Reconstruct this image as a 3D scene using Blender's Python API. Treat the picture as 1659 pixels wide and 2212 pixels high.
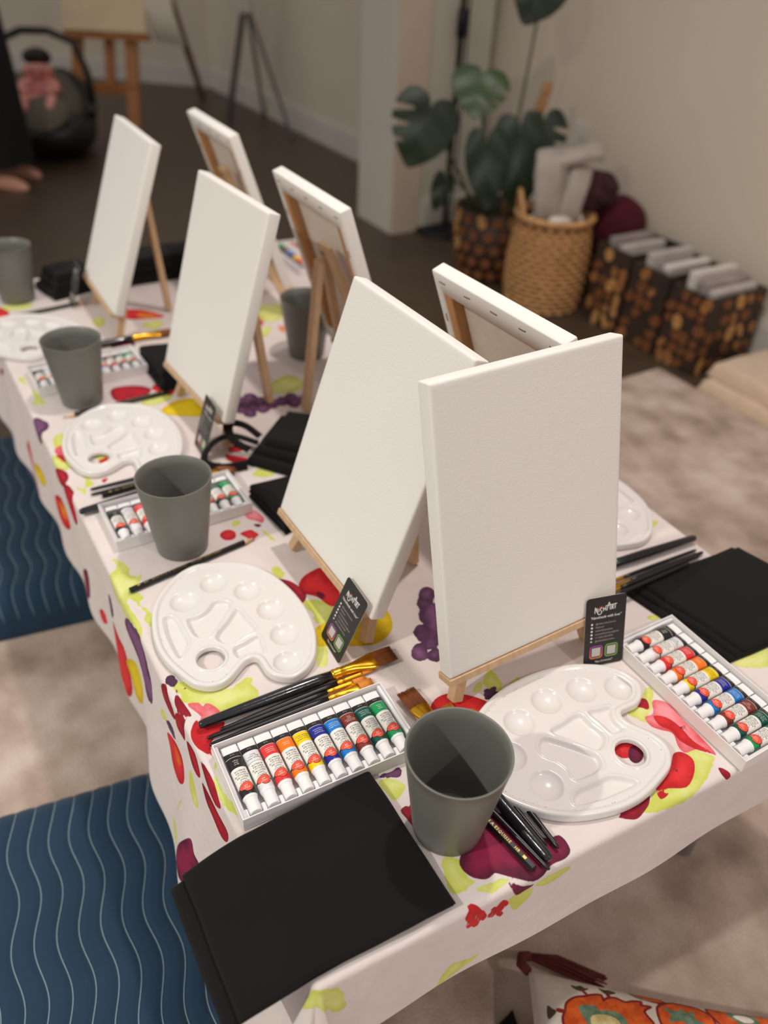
import bpy, bmesh, math, random
import numpy as np
from mathutils import Matrix, Vector

random.seed(7)
rng = np.random.default_rng(7)
for _o in list(bpy.data.objects):
    bpy.data.objects.remove(_o, do_unlink=True)
scene = bpy.context.scene
COL = scene.collection

def lin(r, g, b):
    def f(c):
        c = c / 255.0
        return c / 12.92 if c <= 0.04045 else ((c + 0.055) / 1.055) ** 2.4
    return (f(r), f(g), f(b), 1.0)

# ------------------------------------------------------------------ camera
TABLE = 0.42                      # height of the table top
CAM_Z = TABLE + 0.6548
PITCH, ROLL = 0.650184, 0.056132
F_PX, IMG_H = 1717.4, 2212.0
cam_data = bpy.data.cameras.new('camera')
cam_data.sensor_fit = 'VERTICAL'
cam_data.sensor_height = 36.0
cam_data.sensor_width = 27.0
cam_data.lens = F_PX / IMG_H * 36.0
cam_data.clip_start = 0.02
cam_data.clip_end = 50
cam_data.dof.use_dof = True
cam_data.dof.focus_distance = 0.75
cam_data.dof.aperture_fstop = 2.95
cam = bpy.data.objects.new('camera', cam_data)
COL.objects.link(cam)
_r, _f, _u = Vector((1, 0, 0)), Vector((0, math.cos(PITCH), -math.sin(PITCH))), Vector((0, math.sin(PITCH), math.cos(PITCH)))
_r2 = math.cos(ROLL) * _r + math.sin(ROLL) * _u
_u2 = -math.sin(ROLL) * _r + math.cos(ROLL) * _u
_m = Matrix((_r2, _u2, -_f)).transposed().to_4x4()
_m.translation = (0, 0, CAM_Z)
cam.matrix_world = _m
scene.camera = cam

# ------------------------------------------------------------------ world and lamps
world = bpy.data.worlds.new('room_light')
world.use_nodes = True
world.node_tree.nodes['Background'].inputs[0].default_value = (1.0, 0.95, 0.92, 1)
world.node_tree.nodes['Background'].inputs[1].default_value = 0.52
scene.world = world

def downlight(x, y, power, radius=0.045, z=2.5, color=(1.0, 0.93, 0.84), spot=None):
    ld = bpy.data.lights.new('ceiling_lamp', 'AREA')
    ld.shape = 'DISK'; ld.size = radius * 2; ld.energy = power; ld.color = color
    ld.spread = math.radians(150)
    lo = bpy.data.objects.new('ceiling_lamp', ld)
    lo.location = (x, y, z)
    COL.objects.link(lo)
    return lo

downlight(-1.85, -0.65, 46, color=(1.0, 0.98, 0.865))     # behind the camera on the left
downlight(0.24, 1.18, 13, color=(1.0, 0.90, 0.84))       # over the middle of the table
downlight(1.45, -0.75, 12, color=(1.0, 0.86, 0.82))      # behind the camera on the right

scene.view_settings.view_transform = 'Standard'
scene.view_settings.look = 'None'
scene.view_settings.gamma = 1.0
scene.view_settings.use_curve_mapping = False
scene.view_settings.exposure = 0.0

# ------------------------------------------------------------------ materials
MATS = {}
def mat(name, col, rough=0.6, noise=0.0, nscale=20.0, bump=0.0, bscale=200.0, metal=0.0, spec=0.5, sheen=0.0,
        trans=0.0, col2=None, detail=4.0, sss=0.0, coat=0.0, stretch=None):
    if name in MATS:
        return MATS[name]
    m = bpy.data.materials.new(name); m.use_nodes = True
    nt = m.node_tree; b = nt.nodes['Principled BSDF']
    b.inputs['Base Color'].default_value = col
    b.inputs['Roughness'].default_value = rough
    b.inputs['Metallic'].default_value = metal
    b.inputs['Specular IOR Level'].default_value = spec
    if sheen: b.inputs['Sheen Weight'].default_value = sheen
    if trans: b.inputs['Transmission Weight'].default_value = trans
    if coat: b.inputs['Coat Weight'].default_value = coat
    if sss:
        b.inputs['Subsurface Weight'].default_value = sss
        b.inputs['Subsurface Scale'].default_value = 0.01
    tc = nt.nodes.new('ShaderNodeTexCoord')
    src = tc.outputs['Object']
    if stretch:
        mp = nt.nodes.new('ShaderNodeMapping'); mp.inputs['Scale'].default_value = stretch
        nt.links.new(src, mp.inputs['Vector']); src = mp.outputs['Vector']
    if noise or col2:
        n = nt.nodes.new('ShaderNodeTexNoise'); n.inputs['Scale'].default_value = nscale; n.inputs['Detail'].default_value = detail
        nt.links.new(src, n.inputs['Vector'])
        r = nt.nodes.new('ShaderNodeValToRGB')
        r.color_ramp.elements[0].position = 0.32; r.color_ramp.elements[1].position = 0.68
        c2 = col2 or tuple(min(1, c * (1 + noise)) for c in col[:3]) + (1,)
        c1 = col if col2 else tuple(c * (1 - noise) for c in col[:3]) + (1,)
        r.color_ramp.elements[0].color = c1; r.color_ramp.elements[1].color = c2
        nt.links.new(n.outputs['Fac'], r.inputs['Fac']); nt.links.new(r.outputs['Color'], b.inputs['Base Color'])
    if bump:
        n2 = nt.nodes.new('ShaderNodeTexNoise'); n2.inputs['Scale'].default_value = bscale; n2.inputs['Detail'].default_value = 3
        nt.links.new(src, n2.inputs['Vector'])
        bp = nt.nodes.new('ShaderNodeBump'); bp.inputs['Strength'].default_value = bump; bp.inputs['Distance'].default_value = 0.001
        nt.links.new(n2.outputs['Fac'], bp.inputs['Height']); nt.links.new(bp.outputs['Normal'], b.inputs['Normal'])
    MATS[name] = m
    return m

# ------------------------------------------------------------------ mesh helpers
def mesh(name, vf, mats, smooth=False, mi=None):
    v, f = vf
    me = bpy.data.meshes.new(name)
    me.from_pydata([tuple(map(float, p)) for p in v], [], [tuple(int(i) for i in q) for q in f])
    if not isinstance(mats, (list, tuple)): mats = [mats]
    for m in mats: me.materials.append(m)
    if mi is not None: me.polygons.foreach_set('material_index', mi)
    if smooth: me.polygons.foreach_set('use_smooth', [True] * len(me.polygons))
    me.update()
    return me

def link(name, data, parent=None, M=None):
    o = bpy.data.objects.new(name, data)
    COL.objects.link(o)
    if parent is not None: o.parent = parent
    if M is not None: o.matrix_local = M
    return o

def thing(name, label, cat, M=None, group=None, data=None):
    o = bpy.data.objects.new(name, data)
    COL.objects.link(o)
    o['label'] = label; o['category'] = cat
    if group: o['group'] = group
    if M is not None: o.matrix_world = M
    if data is None: o.empty_display_size = 0.02
    return o

def struct(name, data, M=None):
    o = link(name, data, None, M); o['kind'] = 'structure'
    return o

def part(name, vf, m, parent, smooth=False, M=None, mi=None, label=None, kind=None):
    o = link(name, vf if isinstance(vf, bpy.types.Mesh) else mesh(name, vf, m, smooth, mi), parent, M)
    if label: o['label'] = label
    if kind: o['kind'] = kind
    return o

def join(*vfs):
    V, F = [], []
    for v, f in vfs:
        n = len(V); V.extend([tuple(p) for p in v]); F.extend([tuple(i + n for i in q) for q in f])
    return V, F

def xf(vf, M):
    return [tuple(M @ Vector(p)) for p in vf[0]], vf[1]

def at(x, y, z, rz=0.0, rx=0.0, ry=0.0, s=1.0):
    return Matrix.Translation((x, y, z)) @ Matrix.Rotation(rz, 4, 'Z') @ Matrix.Rotation(ry, 4, 'Y') @ Matrix.Rotation(rx, 4, 'X') @ Matrix.Scale(s, 4)

def box(x0, x1, y0, y1, z0, z1, bev=0.0, seg=2):
    bm = bmesh.new()
    bmesh.ops.create_cube(bm, size=1.0)
    for v in bm.verts:
        v.co = Vector(((x0 + x1) / 2 + v.co.x * (x1 - x0), (y0 + y1) / 2 + v.co.y * (y1 - y0), (z0 + z1) / 2 + v.co.z * (z1 - z0)))
    if bev:
        bmesh.ops.bevel(bm, geom=bm.edges[:], offset=bev, segments=seg, affect='EDGES', profile=0.5)
    bm.verts.index_update()
    r = [tuple(v.co) for v in bm.verts], [tuple(v.index for v in f.verts) for f in bm.faces]
    bm.free()
    return r

def lathe(prof, n=32, cap0=True, cap1=True):
    V, F = [], []
    for r, z in prof:
        for k in range(n):
            a = 2 * math.pi * k / n
            V.append((r * math.cos(a), r * math.sin(a), z))
    for i in range(len(prof) - 1):
        for k in range(n):
            k2 = (k + 1) % n
            F.append((i * n + k, i * n + k2, (i + 1) * n + k2, (i + 1) * n + k))
    if cap0: F.append(tuple(reversed(range(n))))
    if cap1: F.append(tuple((len(prof) - 1) * n + k for k in range(n)))
    return V, F

def loft(rings, cap=True, close=True):
    n = len(rings[0]); V = [tuple(p) for r in rings for p in r]; F = []
    for i in range(len(rings) - 1):
        for k in range(n if close else n - 1):
            k2 = (k + 1) % n
            F.append((i * n + k, i * n + k2, (i + 1) * n + k2, (i + 1) * n + k))
    if cap:
        F.append(tuple(reversed(range(n)))); F.append(tuple((len(rings) - 1) * n + k for k in range(n)))
    return V, F

def tube(pts, rad, n=8, cap=True, flat=1.0):
    P = [Vector(p) for p in pts]; rings = []
    rad = rad if isinstance(rad, (list, tuple)) else [rad] * len(P)
    up = Vector((0, 0, 1)); prev = None
    for i, p in enumerate(P):
        d = (P[min(i + 1, len(P) - 1)] - P[max(i - 1, 0)]).normalized()
        if prev is None:
            a = up if abs(d.dot(up)) < 0.95 else Vector((1, 0, 0))
            x = d.cross(a).normalized()
        else:
            x = (prev - d * prev.dot(d)).normalized()
        prev = x; y = d.cross(x)
        rings.append([p + x * rad[i] * math.cos(2 * math.pi * k / n) + y * rad[i] * flat * math.sin(2 * math.pi * k / n) for k in range(n)])
    return loft(rings, cap)

def smooth_path(pts, sub=6):
    P = np.array(pts, float); out = []
    for i in range(len(P) - 1):
        a, b, c, d = P[max(i - 1, 0)], P[i], P[i + 1], P[min(i + 2, len(P) - 1)]
        for k in range(sub):
            t = k / sub
            out.append(tuple(0.5 * ((2 * b) + (-a + c) * t + (2 * a - 5 * b + 4 * c - d) * t * t + (-a + 3 * b - 3 * c + d) * t ** 3)))
    out.append(tuple(P[-1]))
    return out

def bar(a, b, w, h, up=(0, 0, 1)):
    a, b = Vector(a), Vector(b); d = (b - a).normalized(); x = d.cross(Vector(up)).normalized(); y = x.cross(d)
    rings = [[p + x * sx * w / 2 + y * sy * h / 2 for sx, sy in ((-1, -1), (1, -1), (1, 1), (-1, 1))] for p in (a, b)]
    return loft(rings)

def prism(poly, z0, z1):
    n = len(poly)
    V = [(x, y, z0) for x, y in poly] + [(x, y, z1) for x, y in poly]
    F = [tuple(reversed(range(n))), tuple(range(n, 2 * n))] + [(k, (k + 1) % n, n + (k + 1) % n, n + k) for k in range(n)]
    return V, F

def rrect(w, h, r, n=5):
    out = []
    for cx, cy, a0 in ((w / 2 - r, h / 2 - r, 0), (-w / 2 + r, h / 2 - r, 90), (-w / 2 + r, -h / 2 + r, 180), (w / 2 - r, -h / 2 + r, 270)):
        for k in range(n + 1):
            a = math.radians(a0 + 90 * k / n); out.append((cx + r * math.cos(a), cy + r * math.sin(a)))
    return out

def smooth_poly(p, sub=3):
    p = np.asarray(p, float); n = len(p); out = []
    for i in range(n):
        a, b, c, d = p[i - 1], p[i], p[(i + 1) % n], p[(i + 2) % n]
        for k in range(sub):
            t = k / sub
            out.append(0.5 * ((2 * b) + (-a + c) * t + (2 * a - 5 * b + 4 * c - d) * t * t + (-a + 3 * b - 3 * c + d) * t ** 3))
    return np.array(out)

def sdf(poly, X, Y):
    """signed distance of points to a closed polygon, negative inside"""
    d2 = np.full(X.shape, 1e9); inside = np.zeros(X.shape, bool); n = len(poly)
    for i in range(n):
        ax, ay = poly[i]; bx, by = poly[(i + 1) % n]
        ex, ey = bx - ax, by - ay
        wx, wy = X - ax, Y - ay
        t = np.clip((wx * ex + wy * ey) / (ex * ex + ey * ey + 1e-18), 0, 1)
        d2 = np.minimum(d2, (wx - t * ex) ** 2 + (wy - t * ey) ** 2)
        c = ((ay <= Y) != (by <= Y)) & (X < (bx - ax) * (Y - ay) / (by - ay + 1e-18) + ax)
        inside ^= c
    return np.where(inside, -1, 1) * np.sqrt(d2)

def gridfaces(nx, ny):
    i = np.arange((nx - 1) * (ny - 1)); r = i // (nx - 1); c = i % (nx - 1); a = r * nx + c
    return np.stack([a, a + 1, a + nx + 1, a + nx], 1)

def gridmesh(name, P, nx, ny, mats, attrs=None, smooth=True):
    me = bpy.data.meshes.new(name); F = gridfaces(nx, ny)
    me.vertices.add(len(P)); me.vertices.foreach_set('co', np.asarray(P, np.float32).ravel())
    me.loops.add(F.size); me.loops.foreach_set('vertex_index', F.ravel().astype(np.int32))
    me.polygons.add(len(F)); me.polygons.foreach_set('loop_start', (np.arange(len(F)) * 4).astype(np.int32))
    me.polygons.foreach_set('loop_total', np.full(len(F), 4, np.int32))
    me.update(calc_edges=True)
    if smooth: me.polygons.foreach_set('use_smooth', np.ones(len(F), bool))
    for m in (mats if isinstance(mats, (list, tuple)) else [mats]): me.materials.append(m)
    for k, a in (attrs or {}).items():
        at_ = me.attributes.new(k, 'FLOAT', 'POINT'); at_.data.foreach_set('value', np.asarray(a, np.float32).ravel())
    return me

def noise2(X, Y, seed, scale):
    r = np.random.default_rng(seed); out = np.zeros(np.shape(X))
    for k in range(6):
        a = r.uniform(0, 2 * math.pi); fr = scale * (0.6 + 0.28 * k); ph = r.uniform(0, 6.28)
        out += np.sin((X * math.cos(a) + Y * math.sin(a)) * fr + ph) / (1 + 0.35 * k)
    return out / 3

_txt = {}
def text_mesh(body, size, material, align='CENTER', shear=0.0, bold=0.0, spacing=1.0, res=2, line=1.0):
    key = (body, size, material.name, align, shear, bold, spacing, line)
    if key in _txt: return _txt[key].copy()
    cu = bpy.data.curves.new('lettering', 'FONT')
    cu.body = body; cu.size = size; cu.align_x = align; cu.align_y = 'CENTER'; cu.resolution_u = res
    cu.shear = shear; cu.offset = bold; cu.space_character = spacing; cu.space_line = line
    to = bpy.data.objects.new('lettering_tmp', cu); COL.objects.link(to)
    dg = bpy.context.evaluated_depsgraph_get()
    me = bpy.data.meshes.new_from_object(to.evaluated_get(dg))
    bpy.data.objects.remove(to, do_unlink=True); bpy.data.curves.remove(cu)
    me.materials.clear(); me.materials.append(material); me.name = 'lettering'
    _txt[key] = me
    return me.copy()

def join_meshes(name, meshes):
    """join small meshes (with their own materials) into one"""
    bm = bmesh.new(); mats = []
    for me in meshes:
        m0 = me.materials[0]
        if m0 not in mats: mats.append(m0)
        i = mats.index(m0); n0 = len(bm.faces)
        bm.from_mesh(me); bm.faces.ensure_lookup_table()
        for f in bm.faces[n0:]: f.material_index = i
    out = bpy.data.meshes.new(name); bm.to_mesh(out); bm.free()
    for m in mats: out.materials.append(m)
    return out

def copy_tree(o, M=None, parent=None):
    c = o.copy(); COL.objects.link(c); c.parent = parent
    if parent is not None: c.matrix_local = o.matrix_local.copy()
    if M is not None: c.matrix_world = M
    for ch in list(o.children): copy_tree(ch, None, c)
    return c

PHI = math.radians(31)
UX, UY = math.cos(PHI), math.sin(PHI)          # across the table
VX, VY = -math.sin(PHI), math.cos(PHI)         # along the table
def uv2w(u, v): return u * UX + v * VX, u * UY + v * VY

# ================================================================== the room
m_floor = mat('dark_wood_floor', lin(74, 60, 46), rough=0.45, noise=0.18, nscale=6, stretch=(1, 8, 1))
m_wall = mat('beige_paint', lin(210, 198, 180), rough=0.9, noise=0.02, nscale=3)
m_trim = mat('white_trim_paint', lin(205, 198, 188), rough=0.5, noise=0.02, nscale=4)
m_pil = mat('pale_plaster', lin(196, 190, 176), rough=0.85, noise=0.02, nscale=3)
struct('floor', mesh('floor', box(-6, 4.5, -2.5, 9, -0.05, 0), m_floor))
WD = Vector((0.5373, -0.8434, 0))             # direction of the long wall
WN = Vector((-0.8434, -0.5373, 0))            # its normal into the room
W0 = Vector((1.16, 2.27, 0))
def wallpt(s, off=0.0): return W0 - WD * s + WN * off
def slab(a, b, thick, z0, z1, side):
    a, b = Vector(a), Vector(b); n = Vector(side) * thick
    ring = [a, b, b + n, a + n]
    V = [(p.x, p.y, z0) for p in ring] + [(p.x, p.y, z1) for p in ring]
    F = [(3, 2, 1, 0), (4, 5, 6, 7), (0, 1, 5, 4), (1, 2, 6, 5), (2, 3, 7, 6), (3, 0, 4, 7)]
    return V, F
CEIL = 2.6
struct('wall_right', mesh('wall_right', slab(wallpt(-3.2), wallpt(4.76), 0.12, 0, CEIL, -WN), m_wall))
bb_r = struct('baseboard_right', mesh('baseboard_right', join(slab(wallpt(-3.2), wallpt(1.36), 0.014, 0, 0.11, WN), slab(wallpt(-3.2), wallpt(1.36), 0.009, 0.11, 0.125, WN)), m_trim))
bb_h = struct('baseboard_hall', mesh('baseboard_hall', join(slab(wallpt(1.86), wallpt(4.74), 0.014, 0, 0.11, WN), slab(wallpt(1.86), wallpt(4.74), 0.009, 0.11, 0.125, WN)), m_trim))
BA = wallpt(4.74); BB = Vector((-4.6, 6.75, 0)); bd = (BB - BA).normalized(); bn = Vector((bd.y, -bd.x, 0))
if bn.y > 0: bn = -bn
struct('wall_back', mesh('wall_back', slab(BA, BB, 0.12, 0, CEIL, -bn), m_wall))
struct('baseboard_back', mesh('baseboard_back', join(slab(BA, BB, 0.014, 0, 0.11, bn), slab(BA, BB, 0.009, 0.11, 0.125, bn)), m_trim))
# the pilaster between the hall and the sitting area
pv = Vector((-0.043, 3.313, 0))
pw = 0.27; pd = 0.42
pa = pv - WD * pw
struct('trim_1', mesh('trim_1', slab(pv, pa, pd, 0, CEIL, -WN), m_pil))
struct('trim_2', mesh('trim_2', slab(pv + WD * 0.0005 - WN * 0.0, pv - WN * 0.13 + WD * 0.0005, 0.012, 0, CEIL, WD), mat('pinkish_casing', lin(200, 182, 165), rough=0.7, noise=0.02)))
q0 = pv - WN * 0.132 + WD * 0.0005
struct('baseboard_pilaster', mesh('baseboard_pilaster', slab(q0, pv - WN * (pd - 0.02), 0.014, 0, 0.12, WD), m_trim))

# rug
def rug_material():
    m = bpy.data.materials.new('mottled_beige_rug'); m.use_nodes = True
    nt = m.node_tree; b = nt.nodes['Principled BSDF']; b.inputs['Roughness'].default_value = 0.95
    tc = nt.nodes.new('ShaderNodeTexCoord')
    n1 = nt.nodes.new('ShaderNodeTexNoise'); n1.inputs['Scale'].default_value = 5; n1.inputs['Detail'].default_value = 7; n1.inputs['Roughness'].default_value = 0.62
    n2 = nt.nodes.new('ShaderNodeTexNoise'); n2.inputs['Scale'].default_value = 11; n2.inputs['Detail'].default_value = 5
    n3 = nt.nodes.new('ShaderNodeTexNoise'); n3.inputs['Scale'].default_value = 260; n3.inputs['Detail'].default_value = 2
    for n in (n1, n2, n3): nt.links.new(tc.outputs['Object'], n.inputs['Vector'])
    r = nt.nodes.new('ShaderNodeValToRGB'); e = r.color_ramp.elements
    e[0].position = 0.34; e[0].color = lin(140, 121, 107); e[1].position = 0.66; e[1].color = lin(210, 193, 181)
    k = e.new(0.5); k.color = lin(182, 161, 147)
    mx = nt.nodes.new('ShaderNodeMath'); mx.operation = 'MULTIPLY_ADD'; mx.inputs[1].default_value = 0.55; 
    nt.links.new(n2.outputs['Fac'], mx.inputs[0])
    m3 = nt.nodes.new('ShaderNodeMath'); m3.operation = 'MULTIPLY'; m3.inputs[1].default_value = 0.45
    nt.links.new(n1.outputs['Fac'], m3.inputs[0]); nt.links.new(m3.outputs[0], mx.inputs[2])
    nt.links.new(mx.outputs[0], r.inputs['Fac']); nt.links.new(r.outputs['Color'], b.inputs['Base Color'])
    bp = nt.nodes.new('ShaderNodeBump'); bp.inputs['Strength'].default_value = 0.5; bp.inputs['Distance'].default_value = 0.003
    nt.links.new(n3.outputs['Fac'], bp.inputs['Height']); nt.links.new(bp.outputs['Normal'], b.inputs['Normal'])
    return m
RK = Vector((0.80, 2.19, 0)); ra = Vector((0.545, -0.839, 0)).normalized(); rb = Vector((-0.839, -0.545, 0)).normalized()
rug_o = RK + rb * 3.2
thing('rug', 'large mottled beige and brown rug under the low table', 'rug',
      Matrix(((ra.x, -rb.x, 0, rug_o.x), (ra.y, -rb.y, 0, rug_o.y), (0, 0, 1, 0), (0, 0, 0, 1))),
      data=mesh('rug', box(0, 3.6, 0, 3.2, 0.0, 0.012, 0.004), rug_material()))

# ================================================================== the table and its cloth
m_legs = mat('folding_table_metal', lin(150, 150, 148), rough=0.4, metal=0.6)
m_top = mat('folding_table_plastic', lin(200, 198, 194), rough=0.6)
def uL(v): return 0.120 - 0.039 * v
def vF(u): return 0.243 - 0.03 * (u - 0.1)
U_R, V_B = 0.783, 1.765
tb = thing('folding_table', 'low folding table hidden under the flowered tablecloth', 'table', at(0, 0, 0))
cor = [uv2w(uL(0.25) + .006, vF(.11) + .006), uv2w(U_R - .004, vF(U_R) + .006), uv2w(U_R - .004, V_B - .004), uv2w(uL(V_B) + .006, V_B - .004)]
part('table_top', prism(cor, TABLE - 0.04, TABLE - 0.0035), m_top, tb)
for cu_, cv_ in ((0.17, 0.31), (0.72, 0.31), (0.13, 1.68), (0.72, 1.68)):
    lx, ly = uv2w(cu_, cv_)
    part('leg', tube([(lx, ly, 0.013), (lx, ly, TABLE - 0.04)], 0.014, 10), m_legs, tb)

CLOTH_LAYERS = 'LPRCMVYO'
def cloth_material():
    m = bpy.data.materials.new('printed_paper_cloth'); m.use_nodes = True
    nt = m.node_tree; b = nt.nodes['Principled BSDF']; b.inputs['Roughness'].default_value = 0.72
    b.inputs['Specular IOR Level'].default_value = 0.35
    tc = nt.nodes.new('ShaderNodeTexCoord')
    nz = nt.nodes.new('ShaderNodeTexNoise'); nz.inputs['Scale'].default_value = 28; nz.inputs['Detail'].default_value = 6; nz.inputs['Roughness'].default_value = 0.6
    nt.links.new(tc.outputs['Object'], nz.inputs['Vector'])
    nb = nt.nodes.new('ShaderNodeTexNoise'); nb.inputs['Scale'].default_value = 120; nb.inputs['Detail'].default_value = 5
    nt.links.new(tc.outputs['Object'], nb.inputs['Vector'])
    edge = nt.nodes.new('ShaderNodeMath'); edge.operation = 'MULTIPLY_ADD'; edge.inputs[1].default_value = 0.006; edge.inputs[2].default_value = -0.003
    nt.links.new(nb.outputs['Fac'], edge.inputs[0])
    base = nt.nodes.new('ShaderNodeValToRGB'); base.color_ramp.elements[0].color = lin(216, 203, 199); base.color_ramp.elements[1].color = lin(230, 220, 217)
    nt.links.new(nz.outputs['Fac'], base.inputs['Fac'])
    cols = {'L': (lin(198, 205, 82), lin(222, 226, 140), 0.95), 'P': (lin(214, 66, 78), lin(238, 142, 150), 0.95), 'R': (lin(186, 22, 30), lin(222, 48, 52), 1),
            'C': (lin(132, 14, 34), lin(196, 26, 46), 1), 'M': (lin(82, 18, 48), lin(140, 30, 66), 1), 'V': (lin(74, 40, 70), lin(128, 80, 122), 1),
            'Y': (lin(206, 172, 0), lin(232, 202, 24), 1), 'O': (lin(222, 92, 24), lin(236, 150, 30), 0.85)}
    cur = base.outputs['Color']
    for k in CLOTH_LAYERS:
        a = nt.nodes.new('ShaderNodeAttribute'); a.attribute_name = 'print_' + k
        ad = nt.nodes.new('ShaderNodeMath'); ad.operation = 'ADD'
        nt.links.new(a.outputs['Fac'], ad.inputs[0])
        if k in 'LV': nt.links.new(edge.outputs[0], ad.inputs[1])
        else: ad.inputs[1].default_value = 0.0
        mr = nt.nodes.new('ShaderNodeMapRange'); mr.inputs['From Min'].default_value = 0.0004; mr.inputs['From Max'].default_value = -0.0004
        mr.inputs['To Min'].default_value = 0; mr.inputs['To Max'].default_value = cols[k][2]
        nt.links.new(ad.outputs[0], mr.inputs['Value'])
        rp = nt.nodes.new('ShaderNodeValToRGB'); rp.color_ramp.elements[0].position = 0.36; rp.color_ramp.elements[1].position = 0.64
        rp.color_ramp.elements[0].color = cols[k][0]; rp.color_ramp.elements[1].color = cols[k][1]
        dp = nt.nodes.new('ShaderNodeMapRange'); dp.inputs['From Min'].default_value = 0.0; dp.inputs['From Max'].default_value = -0.014
        dp.inputs['To Min'].default_value = -0.14; dp.inputs['To Max'].default_value = 0.16
        nt.links.new(a.outputs['Fac'], dp.inputs['Value'])
        pg = nt.nodes.new('ShaderNodeMath'); pg.operation = 'ADD'
        nt.links.new(nz.outputs['Fac'], pg.inputs[0]); nt.links.new(dp.outputs['Result'], pg.inputs[1]); nt.links.new(pg.outputs[0], rp.inputs['Fac'])
        mx = nt.nodes.new('ShaderNodeMix'); mx.data_type = 'RGBA'
        nt.links.new(mr.outputs['Result'], mx.inputs['Factor']); nt.links.new(cur, mx.inputs['A']); nt.links.new(rp.outputs['Color'], mx.inputs['B'])
        cur = mx.outputs['Result']
    nt.links.new(cur, b.inputs['Base Color'])
    bp = nt.nodes.new('ShaderNodeBump'); bp.inputs['Strength'].default_value = 0.25; bp.inputs['Distance'].default_value = 0.0008
    n4 = nt.nodes.new('ShaderNodeTexNoise'); n4.inputs['Scale'].default_value = 400; n4.inputs['Detail'].default_value = 4
    nt.links.new(tc.outputs['Object'], n4.inputs['Vector'])
    nt.links.new(n4.outputs['Fac'], bp.inputs['Height'])
    b2 = nt.nodes.new('ShaderNodeBump'); b2.inputs['Strength'].default_value = 0.22; b2.inputs['Distance'].default_value = 0.006
    n5 = nt.nodes.new('ShaderNodeTexNoise'); n5.inputs['Scale'].default_value = 26; n5.inputs['Detail'].default_value = 3; n5.inputs['Distortion'].default_value = 0.8
    nt.links.new(tc.outputs['Object'], n5.inputs['Vector']); nt.links.new(n5.outputs['Fac'], b2.inputs['Height'])
    nt.links.new(bp.outputs['Normal'], b2.inputs['Normal']); nt.links.new(b2.outputs['Normal'], b.inputs['Normal'])
    return m

def tablecloth():
    ss = np.arange(-0.115, 0.98, 0.003); tt = np.arange(0.135, 1.95, 0.003)
    nx, ny = len(ss), len(tt)
    S, Tt = [a.ravel() for a in np.meshgrid(ss, tt)]
    attrs = {'print_' + k: np.full(S.shape, 0.05) for k in CLOTH_LAYERS}
    for k, flat in CLOTH_PRINT:
        p = smooth_poly(np.array(flat, float).reshape(-1, 2) / 1000.0, 3)
        lo, hi = p.min(0) - 0.03, p.max(0) + 0.03
        w = np.where((S > lo[0]) & (S < hi[0]) & (Tt > lo[1]) & (Tt < hi[1]))[0]
        if len(w):
            d = sdf(p, S[w], Tt[w]); a = attrs['print_' + k]; a[w] = np.minimum(a[w], d)
    ul = uL(np.clip(Tt, .2, 1.8)); sc = np.clip(S, ul, U_R)
    vf = vF(sc); tcl = np.clip(Tt, vf, V_B)
    a, b = sc - S, tcl - Tt          # >0 means left / front overhang, <0 right / back
    o = np.hypot(a, b); safe = np.maximum(o, 1e-9)
    du, dv = -a / safe, -b / safe
    r = 0.006; bend = r * math.pi / 2
    th = np.minimum(o, bend) / r
    hor = r * np.sin(th); dz = -r * (1 - np.cos(th)) - np.maximum(o - bend, 0)
    along = np.where(np.abs(a) > np.abs(b), Tt, S)
    k = np.maximum(o - bend, 0)
    left = (a > 0) & (np.abs(a) >= np.abs(b)); cor_ = (np.abs(a) > 1e-9) & (np.abs(b) > 1e-9)
    hem = np.interp(Tt, [.40, .476, .55, .63, .70, .75, .83, .90, .98, 1.09, 1.26, 1.37, 1.54, 1.75], [.045, .043, .0365, .027, .0167, .0147, .0126, .0139, .0158, .0145, .0189, .0256, .03, .04])
    flare = np.where(left, np.maximum(hem - r, .003) / 0.195, 0.09) * k
    wave = k * (0.045 * np.sin(along * 17 + 0.6) * (~left) + 0.022 * np.sin(along * 41 + 1.3)) * np.clip(k / 0.06, 0, 1)
    hor = hor + flare + wave * np.where(left, 1.0, 0.5) + np.where(cor_, 0.22 * k, 0)
    u = sc + du * hor; v = tcl + dv * hor
    z = TABLE + dz - 0.0004 + 0.0004 * noise2(S, Tt, 3, 60) * (o < 1e-6) - 0.0003
    # packaging creases: shallow ridges
    X = u * UX + v * VX; Y = u * UY + v * VY
    me = gridmesh('tablecloth', np.stack([X, Y, z], 1), nx, ny, cloth_material(), attrs)
    return thing('tablecloth', 'white paper tablecloth printed with red, purple and lime fruit and flowers', 'tablecloth', data=me)

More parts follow.
